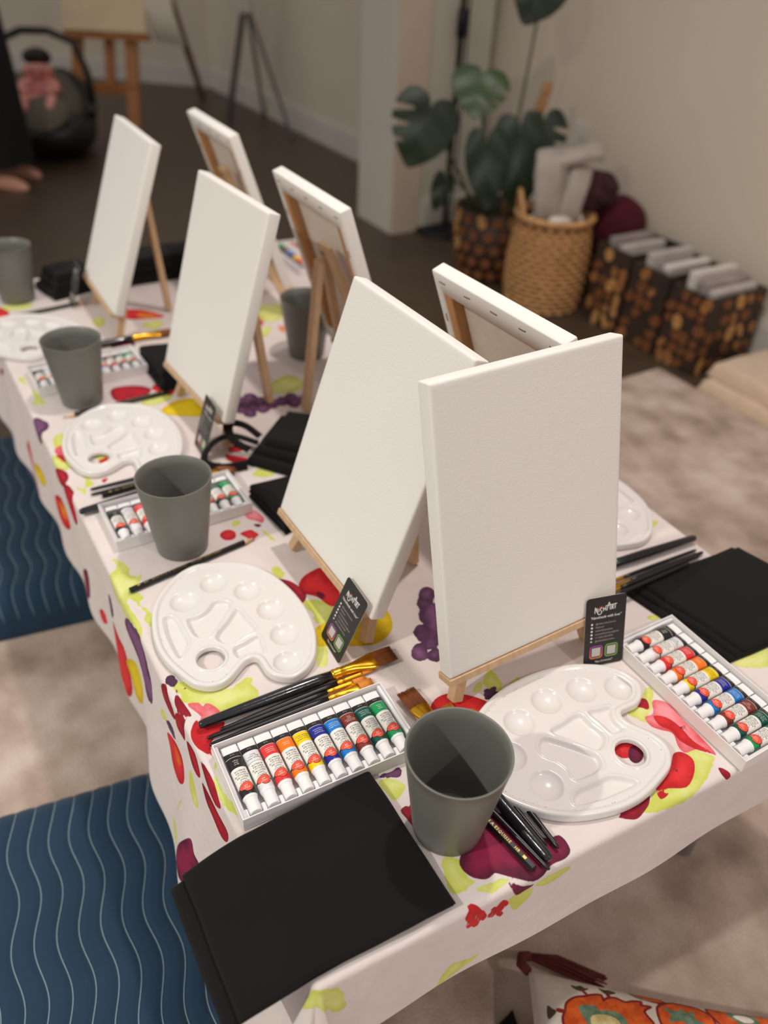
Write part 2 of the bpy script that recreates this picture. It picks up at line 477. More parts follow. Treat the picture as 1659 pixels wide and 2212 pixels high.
CLOTH_PRINT = [
('R',(281,658,292,668,307,673,318,673,319,655,320,625,304,605,297,610,291,628,280,639,279,649)),
('C',(259,680,273,669,280,652,281,635,270,625,268,636,266,661)),
('M',(293,636,299,633,301,625,295,622,293,630)),
('L',(273,629,290,623,301,604,285,585,271,589,275,603,272,616)),
('L',(257,554,267,554,260,533,253,525,245,530)),
('L',(260,695,271,699,274,684,266,677)),
('Y',(266,581,291,584,319,568,351,577,355,570,351,552,341,538,322,530,303,534,264,553,258,556)),
('V',(420,568,414,562,407,559,401,562,399,569,402,577,408,584,416,586,421,583,423,576)),
('V',(410,557,404,551,397,549,391,551,390,558,392,566,398,572,405,575,411,572,413,565)),
('V',(409,537,401,528,391,525,383,529,380,538,384,549,393,558,403,561,411,557,413,548)),
('V',(382,517,376,511,369,509,364,511,362,518,364,526,370,532,377,534,383,531,385,525)),
('V',(386,502,379,496,371,494,365,497,363,504,366,512,373,519,380,521,387,518,389,511)),
('V',(364,493,358,487,352,485,346,488,344,494,346,502,352,507,359,509,364,507,366,500)),
('V',(375,483,370,478,365,477,361,479,359,484,361,490,365,494,371,496,375,494,377,489)),
('V',(400,521,393,515,386,513,380,516,378,522,380,531,387,537,395,540,401,537,403,530)),
('L',(98,578,117,568,127,554,143,547,158,542,171,543,176,521,158,519,131,516,130,522,120,536,103,547,103,558)),
('L',(155,543,173,549,176,542,160,536)),
('L',(100,577,101,585,105,578)),
('P',(113,522,105,543,116,540,119,533,124,536,132,521,128,506,111,508,106,515)),
('R',(105,519,108,519,112,511,129,512,130,501,112,488,107,471,110,467,98,487,96,505)),
('M',(108,502,107,502,106,502,106,503,107,504,108,503)),
('M',(109,498,108,497,107,498,107,499,108,500,109,499)),
('M',(113,501,112,500,111,501,111,502,112,503,113,502)),
('M',(106,498,105,497,104,498,104,499,105,500,106,499)),
('M',(110,495,109,495,108,495,108,496,108,497,109,497)),
('C',(106,567,115,560,101,567,102,552,105,526,95,537,95,554)),
('C',(83,588,94,579,89,562,84,546,77,545,73,560,74,579)),
('C',(88,544,98,525,81,514,77,522,75,539)),
('C',(83,511,90,489,79,471,71,476,70,492)),
('C',(95,474,99,444,92,422,82,433,84,454)),
('C',(75,466,78,449,79,425,81,402,69,401,61,413,63,435,65,452)),
('V',(53,725,75,706,81,690,88,664,79,645,67,632,51,618,27,616,16,637,27,654,37,675,38,715)),
('V',(103,588,106,576,98,571,95,584)),
('R',(-12,798,-12,767,-18,743,-75,735,-113,756,-109,781,-107,813,-61,800)),
('Y',(-33,745,0,710,7,677,-13,669,-72,703,-82,725,-52,734)),
('R',(34,567,47,544,50,522,41,511,23,508,4,523,1,538,6,548,22,558)),
('O',(41,545,42,526,37,519,23,533)),
('V',(48,570,60,555,53,540,47,553)),
('M',(-87,511,-31,481,-14,467,-23,457,-28,442,-95,474,-115,511)),
('M',(-20,442,14,424,15,419,-26,440)),
('L',(111,468,103,449,105,424,120,388,107,400,98,420,99,447)),
('L',(60,494,54,480,41,465,32,472,40,492)),
('L',(-49,530,-2,508,-30,517)),
('L',(95,733,90,714,95,668,83,655,87,679,67,727)),
('L',(-78,542,-73,526,-94,515,-96,533)),
('L',(47,589,56,578,52,568,41,580)),
('L',(93,729,107,727,109,715,100,709,105,692,100,682,104,666,111,687)),
('L',(107,782,91,803,110,750,100,732,77,726,65,753,81,775)),
('L',(96,785,103,785,108,775,104,765,94,772)),
('L',(110,741,120,763,122,761,118,757,91,759)),
('R',(247,779,243,773,237,772,231,775,228,781,228,788,232,793,239,795,245,792,248,786)),
('R',(252,780,267,782,270,778,274,767,266,763,264,758,258,761,258,767)),
('P',(273,814,287,820,293,798,287,788,281,796,273,805)),
('M',(275,792,285,785,278,782)),
('L',(279,778,284,769,288,746,283,753)),
('L',(251,806,261,808,261,799,251,797)),
('R',(77,1124,84,1106,104,1047,95,1072)),
('P',(79,1073,91,1089,90,1065,91,1034,93,1020,107,987,103,1014)),
('R',(79,1062,89,1057,90,1026,107,987)),
('L',(103,989,91,1023,104,996,111,970,94,966,87,975,95,950,99,971)),
('R',(123,976,132,976,124,966)),
('L',(86,1116,101,1123,95,1090,82,1086)),
('L',(125,1050,139,1057,148,1036,134,1022)),
('R',(130,1025,144,1030,141,1018,132,1017)),
('C',(195,1221,209,1232,242,1223,258,1202,245,1185,215,1179,195,1188)),
('R',(258,1202,274,1217,292,1190,283,1168,272,1178)),
('L',(231,1166,263,1177,284,1164,264,1151,238,1152)),
('Y',(252,1128,283,1148,312,1143,315,1108,307,1083,261,1107)),
('L',(95,1225,81,1281,83,1247,74,1230)),
('L',(69,1322,79,1327,78,1301,94,1249)),
('R',(299,1534,330,1526,359,1489,356,1473,289,1493)),
('O',(322,1510,345,1495,354,1479,316,1489)),
('L',(311,1456,343,1465,352,1450,331,1425)),
('M',(233,1402,253,1419,275,1405,277,1373,244,1370)),
('Y',(216,1372,238,1379,232,1355,216,1363)),
('R',(79,1647,96,1620,98,1601,83,1584,71,1585)),
('L',(92,1647,144,1637,136,1616,95,1621)),
('L',(234,1514,255,1520,249,1485,232,1481)),
('M',(617,1617,656,1632,654,1602,623,1591)),
('L',(427,1127,477,1155,494,1142,494,1107,452,1098)),
('V',(387,1098,382,1091,375,1088,369,1091,366,1098,367,1108,372,1115,379,1118,386,1115,389,1108)),
('V',(379,1072,374,1065,367,1063,361,1065,358,1073,359,1082,364,1089,371,1092,377,1089,380,1081)),
('V',(406,1104,400,1096,393,1093,387,1096,384,1104,385,1113,390,1121,398,1124,404,1121,407,1113)),
('V',(399,1076,394,1069,387,1066,380,1069,377,1077,379,1086,384,1093,391,1096,397,1093,400,1086)),
('V',(416,1085,411,1078,404,1075,397,1078,394,1085,396,1095,401,1102,408,1105,415,1102,418,1094)),
('V',(411,1061,406,1054,399,1051,392,1054,389,1061,391,1070,396,1078,403,1080,409,1077,412,1070)),
('V',(432,1068,426,1061,419,1058,413,1061,410,1068,411,1077,417,1085,424,1088,430,1085,433,1077)),
('V',(449,1070,444,1063,436,1060,430,1063,427,1070,429,1080,434,1087,441,1090,448,1087,451,1079)),
('V',(467,1076,461,1068,454,1066,447,1069,444,1076,446,1085,452,1093,459,1096,466,1093,468,1085)),
('V',(465,1056,459,1049,452,1046,445,1049,442,1057,444,1066,450,1073,457,1076,463,1073,466,1065)),
('V',(483,1062,477,1054,470,1052,463,1054,460,1062,462,1071,468,1078,475,1081,482,1078,485,1071)),
('V',(387,1056,382,1049,375,1046,369,1049,365,1056,367,1065,372,1072,379,1075,385,1072,388,1065)),
('R',(525,1411,528,1372,505,1360)),
('L',(546,1449,593,1437,567,1377,530,1378)),
('L',(490,1338,533,1356,520,1325,483,1306)),
('O',(545,1344,559,1344,544,1314)),
('R',(299,965,312,955,328,939,331,932,313,932,299,944)),
('R',(312,980,331,980,328,963,309,966)),
('L',(316,901,344,908,350,889,331,883)),
('L',(429,1569,456,1576,455,1544,430,1542)),
('R',(621,1475,656,1482,651,1449,618,1444)),
('R',(323,423,334,433,351,434,370,422,384,401,371,382,335,381,317,403)),
('O',(359,408,373,395,365,387,349,393)),
('V',(401,408,399,406,395,406,393,409,394,412,397,414,400,413,402,411)),
('V',(395,405,392,403,389,404,387,406,388,409,390,411,394,411,396,408)),
('V',(391,410,388,408,385,408,383,410,383,414,386,416,390,415,391,413)),
('V',(395,415,392,413,388,413,386,416,387,419,390,421,393,421,395,418)),
('V',(401,414,398,412,395,412,393,415,394,418,397,420,400,420,402,417)),
('R',(395,412,393,411,391,412,391,414,393,415,395,414)),
('L',(395,432,412,442,411,422,405,411,393,419)),
('L',(373,424,392,433,387,422)),
('L',(418,416,432,418,430,412,409,409)),
('L',(545,343,552,339,539,325,517,312,515,304,505,327,510,332,522,330)),
('C',(532,335,536,330,529,320,524,325,519,331)),
('P',(540,327,549,323,554,313,552,294,552,276,550,247,545,251,536,261,523,263,522,272,529,286,521,295,515,304,518,315,529,314)),
('R',(527,312,538,304,542,288,541,269,547,250,536,261,529,276,530,289,524,300)),
('M',(543,288,541,287,540,288,540,289,542,289,543,289)),
('M',(543,284,541,283,540,284,540,285,542,285,543,285)),
('M',(547,285,546,284,545,285,545,286,547,286,548,286)),
('M',(548,288,547,287,545,288,546,289,547,289,548,289)),
('M',(546,281,545,280,544,281,544,282,545,282,546,282)),
('R',(511,268,520,266,524,258,522,250,510,240,494,234,478,241,467,243,474,237,462,236,469,249,490,258,500,260)),
('P',(505,257,516,258,514,249,500,242,491,241)),
('M',(495,254,494,253,493,254,493,255,494,255,495,255)),
('M',(500,254,498,254,497,254,497,255,499,256,500,255)),
('M',(496,250,495,249,494,250,494,251,496,251,497,251)),
('M',(501,251,500,251,499,251,499,252,500,253,501,252)),
('C',(425,249,441,251,458,248,450,238,437,233,434,232,425,232,410,243,417,241)),
('L',(537,260,546,245,552,245,536,243,513,241,522,250,523,263)),
('L',(520,249,539,242,511,229,482,223,444,230,439,235,454,241,464,244,507,240)),
('C',(536,228,540,236,546,224,541,220)),
('M',(261,275,292,290,319,295,339,257,354,252,354,237,345,232,329,233,314,226,298,235,284,248,281,250,271,249,260,259)),
('P',(296,263,314,253,309,247,298,239,284,248,286,253)),
('C',(327,257,344,252,346,238,325,245,320,242)),
('C',(281,277,297,278,291,262,276,255,271,263)),
('L',(248,282,261,275,258,260,262,251,242,250,239,260)),
('L',(312,221,343,222,350,216,327,210)),
('L',(289,203,285,221,302,221,311,212,297,197)),
('L',(257,247,288,242,286,238,269,237)),
('M',(286,238,299,228,312,221,300,220,292,220)),
('R',(251,218,250,214,248,213,245,216,242,221,240,227,241,231,244,232,247,230,250,224)),
('R',(257,225,256,222,253,222,249,225,245,230,244,235,245,238,248,238,252,235,255,230)),
('R',(263,213,262,209,260,208,257,211,254,216,253,221,253,225,256,226,259,224,261,219)),
('R',(255,208,255,205,252,204,249,207,247,211,246,216,246,219,249,219,252,217,254,213)),
('R',(247,210,247,208,246,208,244,209,242,212,242,215,242,217,243,218,245,216,247,213)),
('R',(270,207,270,205,268,205,266,207,264,210,263,213,264,215,265,215,267,213,269,210)),
('R',(276,211,275,208,273,208,270,210,268,214,266,218,267,221,269,221,272,219,274,215)),
('R',(281,201,280,199,278,199,276,201,273,205,272,208,273,210,275,210,277,208,280,205)),
('R',(285,214,285,212,282,212,279,215,276,219,275,222,276,225,278,224,281,222,284,218)),
('R',(281,211,280,209,278,208,276,210,274,214,273,217,273,220,275,220,277,218,280,215)),
('M',(253,220,252,218,251,220,250,222,250,223,252,222)),
('M',(274,210,274,209,272,210,271,213,272,214,273,212)),
('L',(219,139,230,160,245,154,263,152,246,142,221,135)),
('L',(84,245,124,228,128,188,102,220,85,233)),
('V',(235,379,242,380,250,378,259,379,261,374,254,370,241,376)),
('L',(235,375,247,373,257,359,240,350,237,361)),
('C',(239,339,248,339,242,318,240,329)),
('L',(663,328,688,328,716,323,692,303,666,316)),
('L',(627,424,642,420,639,416,626,417)),
('L',(762,564,774,555,751,548)),
('M',(772,579,772,570,765,571)),
('R',(481,289,475,285,467,285,461,288,459,294,461,300,468,304,476,304,482,301,484,295)),
('M',(484,281,478,277,472,276,468,278,467,283,470,288,476,293,482,294,487,292,487,287)),
('L',(484,298,482,296,479,296,477,297,476,299,477,301,479,302,481,302,483,301,484,299)),
('C',(481,279,478,277,475,277,473,278,472,280,473,283,476,284,479,285,481,284,482,281)),
('L',(236,548,234,545,229,544,226,546,223,550,224,554,227,557,231,558,235,556,237,552)),
('C',(248,339,256,338,247,319,242,319)),
('R',(-55,1315,-30,1279,-85,1263,-109,1240,-121,1270,-88,1299)),
('Y',(-54,1251,-30,1206,-45,1179,-68,1205)),
('R',(-21,1102,15,1044,-17,1016,-45,1050,-42,1087)),
('O',(-5,1070,9,1029,-8,1022,-25,1054)),
('C',(62,1010,83,961,50,936,30,965)),
('M',(-64,964,-22,917,-76,924,-104,959)),
('C',(59,1052,84,1015,76,990,51,1025)),
('V',(70,1188,87,1152,59,1130,43,1165)),
('L',(77,1067,93,1036,82,1021,64,1054)),
('C',(13,1472,27,1440,14,1448,-3,1482)),
('V',(29,802,36,788,15,781,-7,801)),
('R',(-73,889,-59,868,-77,863,-93,883)),
]

tablecloth()

# ================================================================== canvases on table easels
CW, CH, CT, CZ = 0.2229, 0.2972, 0.018, 0.056
def canvas_weave():
    m = bpy.data.materials.new('primed_canvas'); m.use_nodes = True
    nt = m.node_tree; b = nt.nodes['Principled BSDF']; b.inputs['Roughness'].default_value = 0.8; b.inputs['Specular IOR Level'].default_value = 0.3
    b.inputs['Base Color'].default_value = lin(240, 236, 230)
    tc = nt.nodes.new('ShaderNodeTexCoord')
    n = nt.nodes.new('ShaderNodeTexNoise'); n.inputs['Scale'].default_value = 900; n.inputs['Detail'].default_value = 2
    w = nt.nodes.new('ShaderNodeTexNoise'); w.inputs['Scale'].default_value = 260; w.inputs['Detail'].default_value = 3
    mp = nt.nodes.new('ShaderNodeMapping'); mp.inputs['Scale'].default_value = (0.7, 1.5, 1)
    nt.links.new(tc.outputs['Object'], mp.inputs['Vector']); nt.links.new(mp.outputs['Vector'], n.inputs['Vector']); nt.links.new(mp.outputs['Vector'], w.inputs['Vector'])
    ad = nt.nodes.new('ShaderNodeMath'); ad.operation = 'ADD'
    nt.links.new(n.outputs['Fac'], ad.inputs[0]); nt.links.new(w.outputs['Fac'], ad.inputs[1])
    bp = nt.nodes.new('ShaderNodeBump'); bp.inputs['Strength'].default_value = 0.35; bp.inputs['Distance'].default_value = 0.0005
    nt.links.new(ad.outputs[0], bp.inputs['Height']); nt.links.new(bp.outputs['Normal'], b.inputs['Normal'])
    return m
m_canvas = canvas_weave()
m_raw = mat('raw_canvas_back', lin(226, 216, 204), rough=0.9, noise=0.03, nscale=60, bump=0.3, bscale=700)
m_pine = mat('stretcher_pine', lin(186, 136, 88), rough=0.6, noise=0.22, nscale=14, stretch=(6, 1, 6))
m_beech = mat('easel_beech', lin(206, 172, 134), rough=0.55, noise=0.10, nscale=20, stretch=(8, 1, 8), bump=0.1, bscale=300)
m_steel = mat('dull_steel', lin(120, 118, 112), rough=0.35, metal=1.0)

def canvas_loop(ix, iy, z):
    x, y0, y1, r = CW / 2 - ix, iy, CH - iy, 0.0016
    out = []
    for sx, yy, a0 in ((1, y1, 0), (-1, y1, 90), (-1, y0, 180), (1, y0, 270)):
        for k in range(4):
            a = math.radians(a0 + 30 * k)
            out.append((sx * (x - r) + r * math.cos(a), (yy - r if yy == y1 else yy + r) + r * math.sin(a), z))
    return out
_loops = [canvas_loop(.006, .006, 0), canvas_loop(.003, .003, 0), canvas_loop(.0012, .0012, -.0003), canvas_loop(.0003, .0003, -.0012), canvas_loop(0, 0, -.003),
          canvas_loop(0, 0, -CT + .002), canvas_loop(.0003, .0003, -CT + .0006), canvas_loop(.0012, .0012, -CT), canvas_loop(.006, .012, -CT), canvas_loop(.014, .027, -CT), canvas_loop(.0143, .0273, -CT + .0016)]
_v, _f = loft(_loops, cap=False)
_f.append(tuple(reversed(range(len(_loops[0])))))
_f = [tuple(reversed(q)) for q in _f]
me_cloth = mesh('canvas_cloth', (_v, _f), m_canvas, smooth=True)
me_back = mesh('back_canvas', box(-CW / 2 + .01, CW / 2 - .01, .01, CH - .01, -.0030, -.0018), m_raw)
me_barv = mesh('stretcher_bar', box(-.013, .013, .004, CH - .004, -CT + .0006, -.0032, .0012, 1), m_pine)
me_barh = mesh('stretcher_bar', box(-CW / 2 + .027, CW / 2 - .027, -.0125, .0125, -CT + .0006, -.0032, .0012, 1), m_pine)
me_staple = mesh('staple', join(box(-.005, .005, -.0006, .0006, -.0009, 0, .0003, 1), box(-.0055, -.0043, -.0006, .0006, -.0004, .003), box(.0043, .0055, -.0006, .0006, -.0004, .003)), m_steel)

def canvas_matrix(x, y, yaw, tilt):
    u = Vector((math.cos(yaw), math.sin(yaw), 0)); n0 = Vector((math.sin(yaw), -math.cos(yaw), 0))
    up = math.cos(tilt) * Vector((0, 0, 1)) - math.sin(tilt) * n0; n = u.cross(up)
    M = Matrix((u, up, n)).transposed().to_4x4(); M.translation = (x, y, TABLE + CZ)
    return M

def canvas_set(x, y, yaw, tilt, label, elabel, staples, ox=0.0):
    M = canvas_matrix(x, y, yaw, tilt)
    t = thing('stretched_canvas', label, 'canvas', M, 'blank canvases on the table')
    part('canvas_cloth', me_cloth, None, t)
    part('back_canvas', me_back, None, t)
    for sx in (-1, 1): part('stretcher_bar', me_barv, None, t, M=at(sx * (CW / 2 - .0145), 0, 0))
    part('stretcher_bar', me_barh, None, t, M=at(0, .0145, 0)); part('stretcher_bar', me_barh, None, t, M=at(0, CH - .0145, 0))
    if staples:
        for k in range(5): part('staple', me_staple, None, t, M=at(-.094 + .047 * k, CH - .0115, -CT - .0001, rz=random.uniform(-.1, .1)))
        for sx in (-1, 1):
            for k in range(4): part('staple', me_staple, None, t, M=at(sx * (CW / 2 - .0085), .06 + .058 * k, -CT - .0001, rz=math.pi / 2))
    # easel in the same frame
    e = thing('tabletop_easel', elabel, 'easel', M, 'small wooden easels on the table')
    zl = -CT - .0068; c, s = math.cos(tilt), math.sin(tilt)
    part('ledge', box(-.1125, .097, -.0088, -.0003, -CT - .002, .0012, .0008, 1), m_beech, e)
    ap = .222
    for sx in (-1, 1):
        zf = zl; yf = (-CZ - zf * s + .0035) / c
        part('leg', bar((ox + sx * .092, yf, zf), (ox + sx * .0075, ap, zl), .012, .0115, up=(0, 0, 1)), m_beech, e)
    part('head_block', box(ox - .016, ox + .016, ap - .012, ap + .006, zl - .0065, zl + .0058, .001, 1), m_beech, e)
    part('screw', xf(lathe([(.0001, 0), (.003, .0004), (.003, .0016), (.0001, .002)], 12), at(ox, ap - .004, zl - .0085)), m_steel, e)
    Mi = M.inverted(); n0 = Vector((math.sin(yaw), -math.cos(yaw), 0)); topw = M @ Vector((ox, ap - .012, zl - .014))
    footw = Vector((x, y, 0)) + Vector((math.cos(yaw), math.sin(yaw), 0)) * ox - n0 * .128; footw.z = TABLE + .003
    part('back_leg', bar(Mi @ topw, Mi @ footw, .016, .010, up=Mi.to_3x3() @ Vector((0, 0, 1))), m_beech, e)
    return t

CANV = [(-.0686, .6907, -.9943, .3361, 'blank white canvas facing left, behind the tilted black card by the left palette', 'small wooden easel holding the canvas that faces the left palette', False),
        (.1674, .5829, .5778, .2673, 'nearest blank white canvas, facing the camera above the round palette', 'small wooden easel under the nearest canvas', False),
        (-.3017, 1.0652, -.9488, .2945, 'blank white canvas in the middle of the left row, beside a yellow print', 'small wooden easel holding the middle canvas of the left row', False),
        (-.5565, 1.4129, -1.0209, .3552, 'farthest blank canvas of the left row, seen nearly edge on', 'small wooden easel holding the farthest canvas of the left row', False),
        (.2045, .8740, 2.1690, .372, 'canvas turned away with stapled back, directly behind the nearest canvas', 'small wooden easel mostly hidden behind the nearest canvas', True, -.02),
        (-.0448, 1.2167, 2.1228, .3177, 'canvas seen from its wooden back, in the middle of the right row', 'small wooden easel with its hinged back leg showing beside a grey cup', True, -.035),
        (-.261, 1.5956, 2.12, .3195, 'farthest canvas of the right row, seen from its back', 'small wooden easel behind the farthest canvas of the right row', True, -.03)]
for cdef in CANV: canvas_set(*cdef)

# ================================================================== cups
m_cup = mat('sage_grey_plastic', lin(112, 112, 105), rough=0.42, noise=0.015, nscale=30)
Rt, Rb, Hc, wl = .0451, .0316, .1079, .0019
def cup_prof():
    p = [(.0001, .0012), (Rb - .004, .0012), (Rb - .0028, .0002), (Rb - .0012, .0), (Rb, .0012)]
    for k in range(1, 9): p.append((Rb + (Rt - Rb) * k / 8, .0012 + (Hc - .002) * k / 8))
    p += [(Rt + .0002, Hc - .0005), (Rt - .0008, Hc), (Rt - wl, Hc - .0006)]
    for k in range(7, 0, -1): p.append((Rb - wl + (Rt - Rb) * k / 8, .0012 + (Hc - .002) * k / 8))
    p += [(Rb - wl - .0005, .006), (Rb - wl - .002, .0045), (.0001, .0042)]
    return p
me_cup = mesh('cup', lathe(cup_prof(), 72, True, True), m_cup, smooth=True)
for x, y, lab in ((.0726, .4023, 'grey green plastic cup nearest the camera, beside the folded black bag'),
                  (-.2519, .7673, 'grey green plastic cup standing in front of the second paint box on the left'),
                  (-.4947, 1.1132, 'grey green plastic cup behind the second palette of the left row'),
                  (-.7515, 1.4937, 'grey green plastic cup cut by the left edge of the picture'),
                  (-.1574, 1.3256, 'dark looking grey cup beside the easel of the middle right canvas')):
    thing('plastic_cup', lab, 'cup', at(x, y, TABLE), 'grey green cups on the table', data=me_cup)

# ================================================================== palettes
PAL = np.array([(-25.6,154.1),(-45,149.3),(-59,138.9),(-69.9,122.9),(-76.8,102.8),(-80.5,81.7),(-79.2,60),(-73.7,39.5),(-65,18.2),(-54.5,1.2),(-42.8,-12.2),(-27.9,-24.9),(-13.9,-35.2),(-3.8,-38.9),(7.9,-39.5),(18.5,-35.1),(27.1,-25.4),(32.2,-14.4),(37.3,-3.1),(43.5,2.6),(49.5,2.6),(55.5,-4.9),(61.6,-13.8),(70.7,-20),(81.6,-22.2),(92,-20.7),(101.6,-12.4),(107.6,-2.6),(111.5,12),(110.9,30),(107.8,48.4),(99.8,70.6),(88.4,91.6),(72.7,113.1),(52.7,133.1),(34.6,145.8),(15.5,154.5),(-5.5,156.4)]) / 1000
WELLS = [(-48.3, 83.9), (-21.1, 117.6), (20.9, 108), (52.7, 79.5), (73.4, 41.8), (82.8, 1.1)]
COMP = [[(-65.1,56.2),(-59.2,60.2),(-49.9,55.7),(-38.9,38.3),(-29,22.2),(-30.6,.9),(-35.7,-.3),(-48.9,19),(-59.3,38.4)],
        [(-38.4,54.8),(-28,61.8),(-20,71.5),(-15.2,85.6),(-5.8,90.1),(6.2,84.6),(3.1,64.3),(-3.6,41),(-9,31.2),(-23.6,31)],
        [(-1.5,31),(6.9,57.5),(13.9,77.8),(27.1,64.4),(41.3,47.1),(29.7,35.1),(16.1,22.3)],
        [(21,15.3),(31.3,26),(44.6,37.9),(50.7,26.6),(55.5,11.4),(40.8,5.5),(29.4,2.2)]]
def palette_mesh():
    out = smooth_poly(PAL, 4)
    h = 0.0011
    xs = np.arange(-.084, .1155, h); ys = np.arange(-.043, .160, h)
    X, Y = np.meshgrid(xs, ys); nx, ny = len(xs), len(ys); X = X.ravel(); Y = Y.ravel()
    RIM_W, RH = .0076, .0150
    def D(x, y): return np.maximum(sdf(out, x, y) + RIM_W, RH + .0044 - np.hypot(x, y))
    d = D(X, Y)
    near = np.abs(d) < 0.8 * h
    for _ in range(3):
        xi, yi = X[near], Y[near]; e = 1e-5; d0 = D(xi, yi)
        gx = (D(xi + e, yi) - d0) / e; gy = (D(xi, yi + e) - d0) / e; g2 = np.maximum(gx * gx + gy * gy, 0.3)
        X[near] -= d0 * gx / g2; Y[near] -= d0 * gy / g2
    d = D(X, Y); d[near] = np.minimum(d[near], 0)
    ss = lambda a, b, x: (lambda t: t * t * (3 - 2 * t))(np.clip((x - a) / (b - a), 0, 1))
    z = np.full(X.shape, .0072)
    for wx, wy in WELLS:
        rr = np.hypot(X - wx / 1000, Y - wy / 1000) / .0160
        z -= np.where(rr < 1, .0062 * np.sqrt(np.clip(1 - rr ** 2, 0, 1)) ** 1.3, 0)
    for c in COMP:
        cd = sdf(smooth_poly(np.array(c) / 1000, 3), X, Y)
        z -= (.0046 * (1 - ss(-.0026, .0004, cd)) - .0009 * np.exp(-((cd - .0012) / .0011) ** 2)) * ss(.0022, .0046, -d)
    F = gridfaces(nx, ny); F = F[(d[F] <= 1e-6).all(1)]
    used = np.unique(F); remap = -np.ones(len(X), int); remap[used] = np.arange(len(used))
    F = [tuple(q) for q in remap[F]]; V = [tuple(p) for p in np.stack([X[used], Y[used], z[used]], 1)]
    fine = smooth_poly(PAL, 8); tg = np.roll(fine, -3, 0) - np.roll(fine, 3, 0); tg /= np.linalg.norm(tg, axis=1, keepdims=True)
    nrm = np.stack([tg[:, 1], -tg[:, 0]], 1)
    if ((fine - fine.mean(0)) * nrm).sum() < 0: nrm = -nrm
    prof = [(.0006, .0003), (-.0001, .0008), (-.0003, .0022), (0, .0060), (.0005, .0078), (.0012, .0090), (.0022, .0095), (.0046, .0095), (.0058, .0091), (.0068, .0078), (.0080, .00719), (.0100, .00717)]
    rv, rf = loft([[(p[0] - q[0] * o_, p[1] - q[1] * o_, zz) for p, q in zip(fine, nrm)] for o_, zz in prof], cap=False)
    hp = [(.0150, .0030), (.0151, .0070), (.0156, .0082), (.0164, .0086), (.0176, .0086), (.0185, .0081), (.0192, .0073), (.0200, .00719), (.0216, .00717)]
    hv, hf = lathe(hp, 72, False, False)
    V, F = join((V, F), (rv, [tuple(reversed(q)) for q in rf]), (hv, hf))
    return mesh('palette', (V, F), mat('white_palette_plastic', lin(228, 224, 221), rough=0.2, spec=0.5, sss=0.0), smooth=True)
me_pal = palette_mesh()
for x, y, a, lab in ((.2542, .4849, 1.488, 'white plastic paint palette nearest the camera, in front of the nearest canvas'),
                     (-.1763, .5758, 0.0, 'white plastic paint palette on the left, above the large gold brush'),
                     (-.4126, .9414, -.1036, 'white plastic paint palette behind the second grey cup on the left'),
                     (-.6407, 1.2687, .5285, 'white plastic paint palette at the far left behind the third cup'),
                     (.2796, .9600, 3.2305, 'white plastic paint palette half hidden behind the nearest canvas on the right')):
    thing('paint_palette', lab, 'palette', at(x, y, TABLE, a), 'white palettes on the table', data=me_pal)

# ================================================================== paint boxes and tubes
LB, WB, HB = .18, .087, .0162
m_card = mat('white_carton', lin(236, 232, 230), rough=0.55, noise=0.01, nscale=30)
m_tray = mat('white_tray_plastic', lin(232, 230, 232), rough=0.35)
m_cap = mat('white_tube_plastic', lin(240, 238, 238), rough=0.35)
m_blk = mat('black_ink', lin(26, 24, 24), rough=0.4)
m_white_ink = mat('white_ink', lin(240, 236, 230), rough=0.5)
TC = [('black', lin(28, 26, 27), 'Black\nNoir\nNegro', 'W'), ('white', lin(226, 226, 230), 'Titanium White\nBlanc titane\nBlanco', 'K'), ('red', lin(226, 52, 56), 'Vermilion\nVermillon\nBermellón', 'W'),
      ('orange', lin(246, 122, 22), 'Orange\nNaranja', 'W'), ('yellow', lin(244, 208, 18), 'Lemon Yellow\nJaune citron\nAmarillo limón', 'K'), ('ultramarine blue', lin(26, 36, 150), 'Ultramarine\nOutremer\nUltramarino', 'W'),
      ('bright blue', lin(18, 124, 210), 'Cerulean Blue\nBleu céruléen\nAzul cerúleo', 'W'), ('brown', lin(130, 50, 40), 'Burnt Sienna\nTerre de Sienne\nbrûlée\nSiena', 'W'), ('dark green', lin(0, 84, 72), 'Deep Green\nVert foncé\nVerde oscuro', 'W'), ('green', lin(14, 148, 84), 'Green\nVert\nVerde', 'W')]
def box_mesh():
    t = .0011; L2, W2 = LB / 2, WB / 2
    outer = [(-L2, -W2), (L2, -W2), (L2, W2), (-L2, W2)]; inner = [(-L2 + t, -W2 + t), (L2 - t, -W2 + t), (L2 - t, W2 - t), (-L2 + t, W2 - t)]
    V = [(x, y, 0) for x, y in outer] + [(x, y, HB) for x, y in outer] + [(x, y, HB) for x, y in inner] + [(x, y, .0012) for x, y in inner]
    F = [(3, 2, 1, 0)] + [(k, (k + 1) % 4, 4 + (k + 1) % 4, 4 + k) for k in range(4)] + [(4 + k, 4 + (k + 1) % 4, 8 + (k + 1) % 4, 8 + k) for k in range(4)] + [(8 + k, 8 + (k + 1) % 4, 12 + (k + 1) % 4, 12 + k) for k in range(4)] + [(12, 13, 14, 15)]
    return mesh('carton', (V, F), m_card)
PITCH_T = .0168
def tray_mesh():
    L2, W2 = LB / 2 - .0012, WB / 2 - .0012
    a = [box(-L2, L2, -W2, W2, .0013, .0022), box(-L2, -L2 + .0035, -W2, W2, .0022, .0135, .0008, 1), box(L2 - .0035, L2, -W2, W2, .0022, .0135, .0008, 1)]
    for k in range(11):
        x = (k - 5) * PITCH_T
        a.append(box(max(x - .0021, -L2), min(x + .0021, L2), -W2 + .0004, -W2 + .0118, .0022, .0108, .0008, 1))
    return mesh('tray', join(*a), m_tray)
me_carton, me_tray = box_mesh(), tray_mesh()

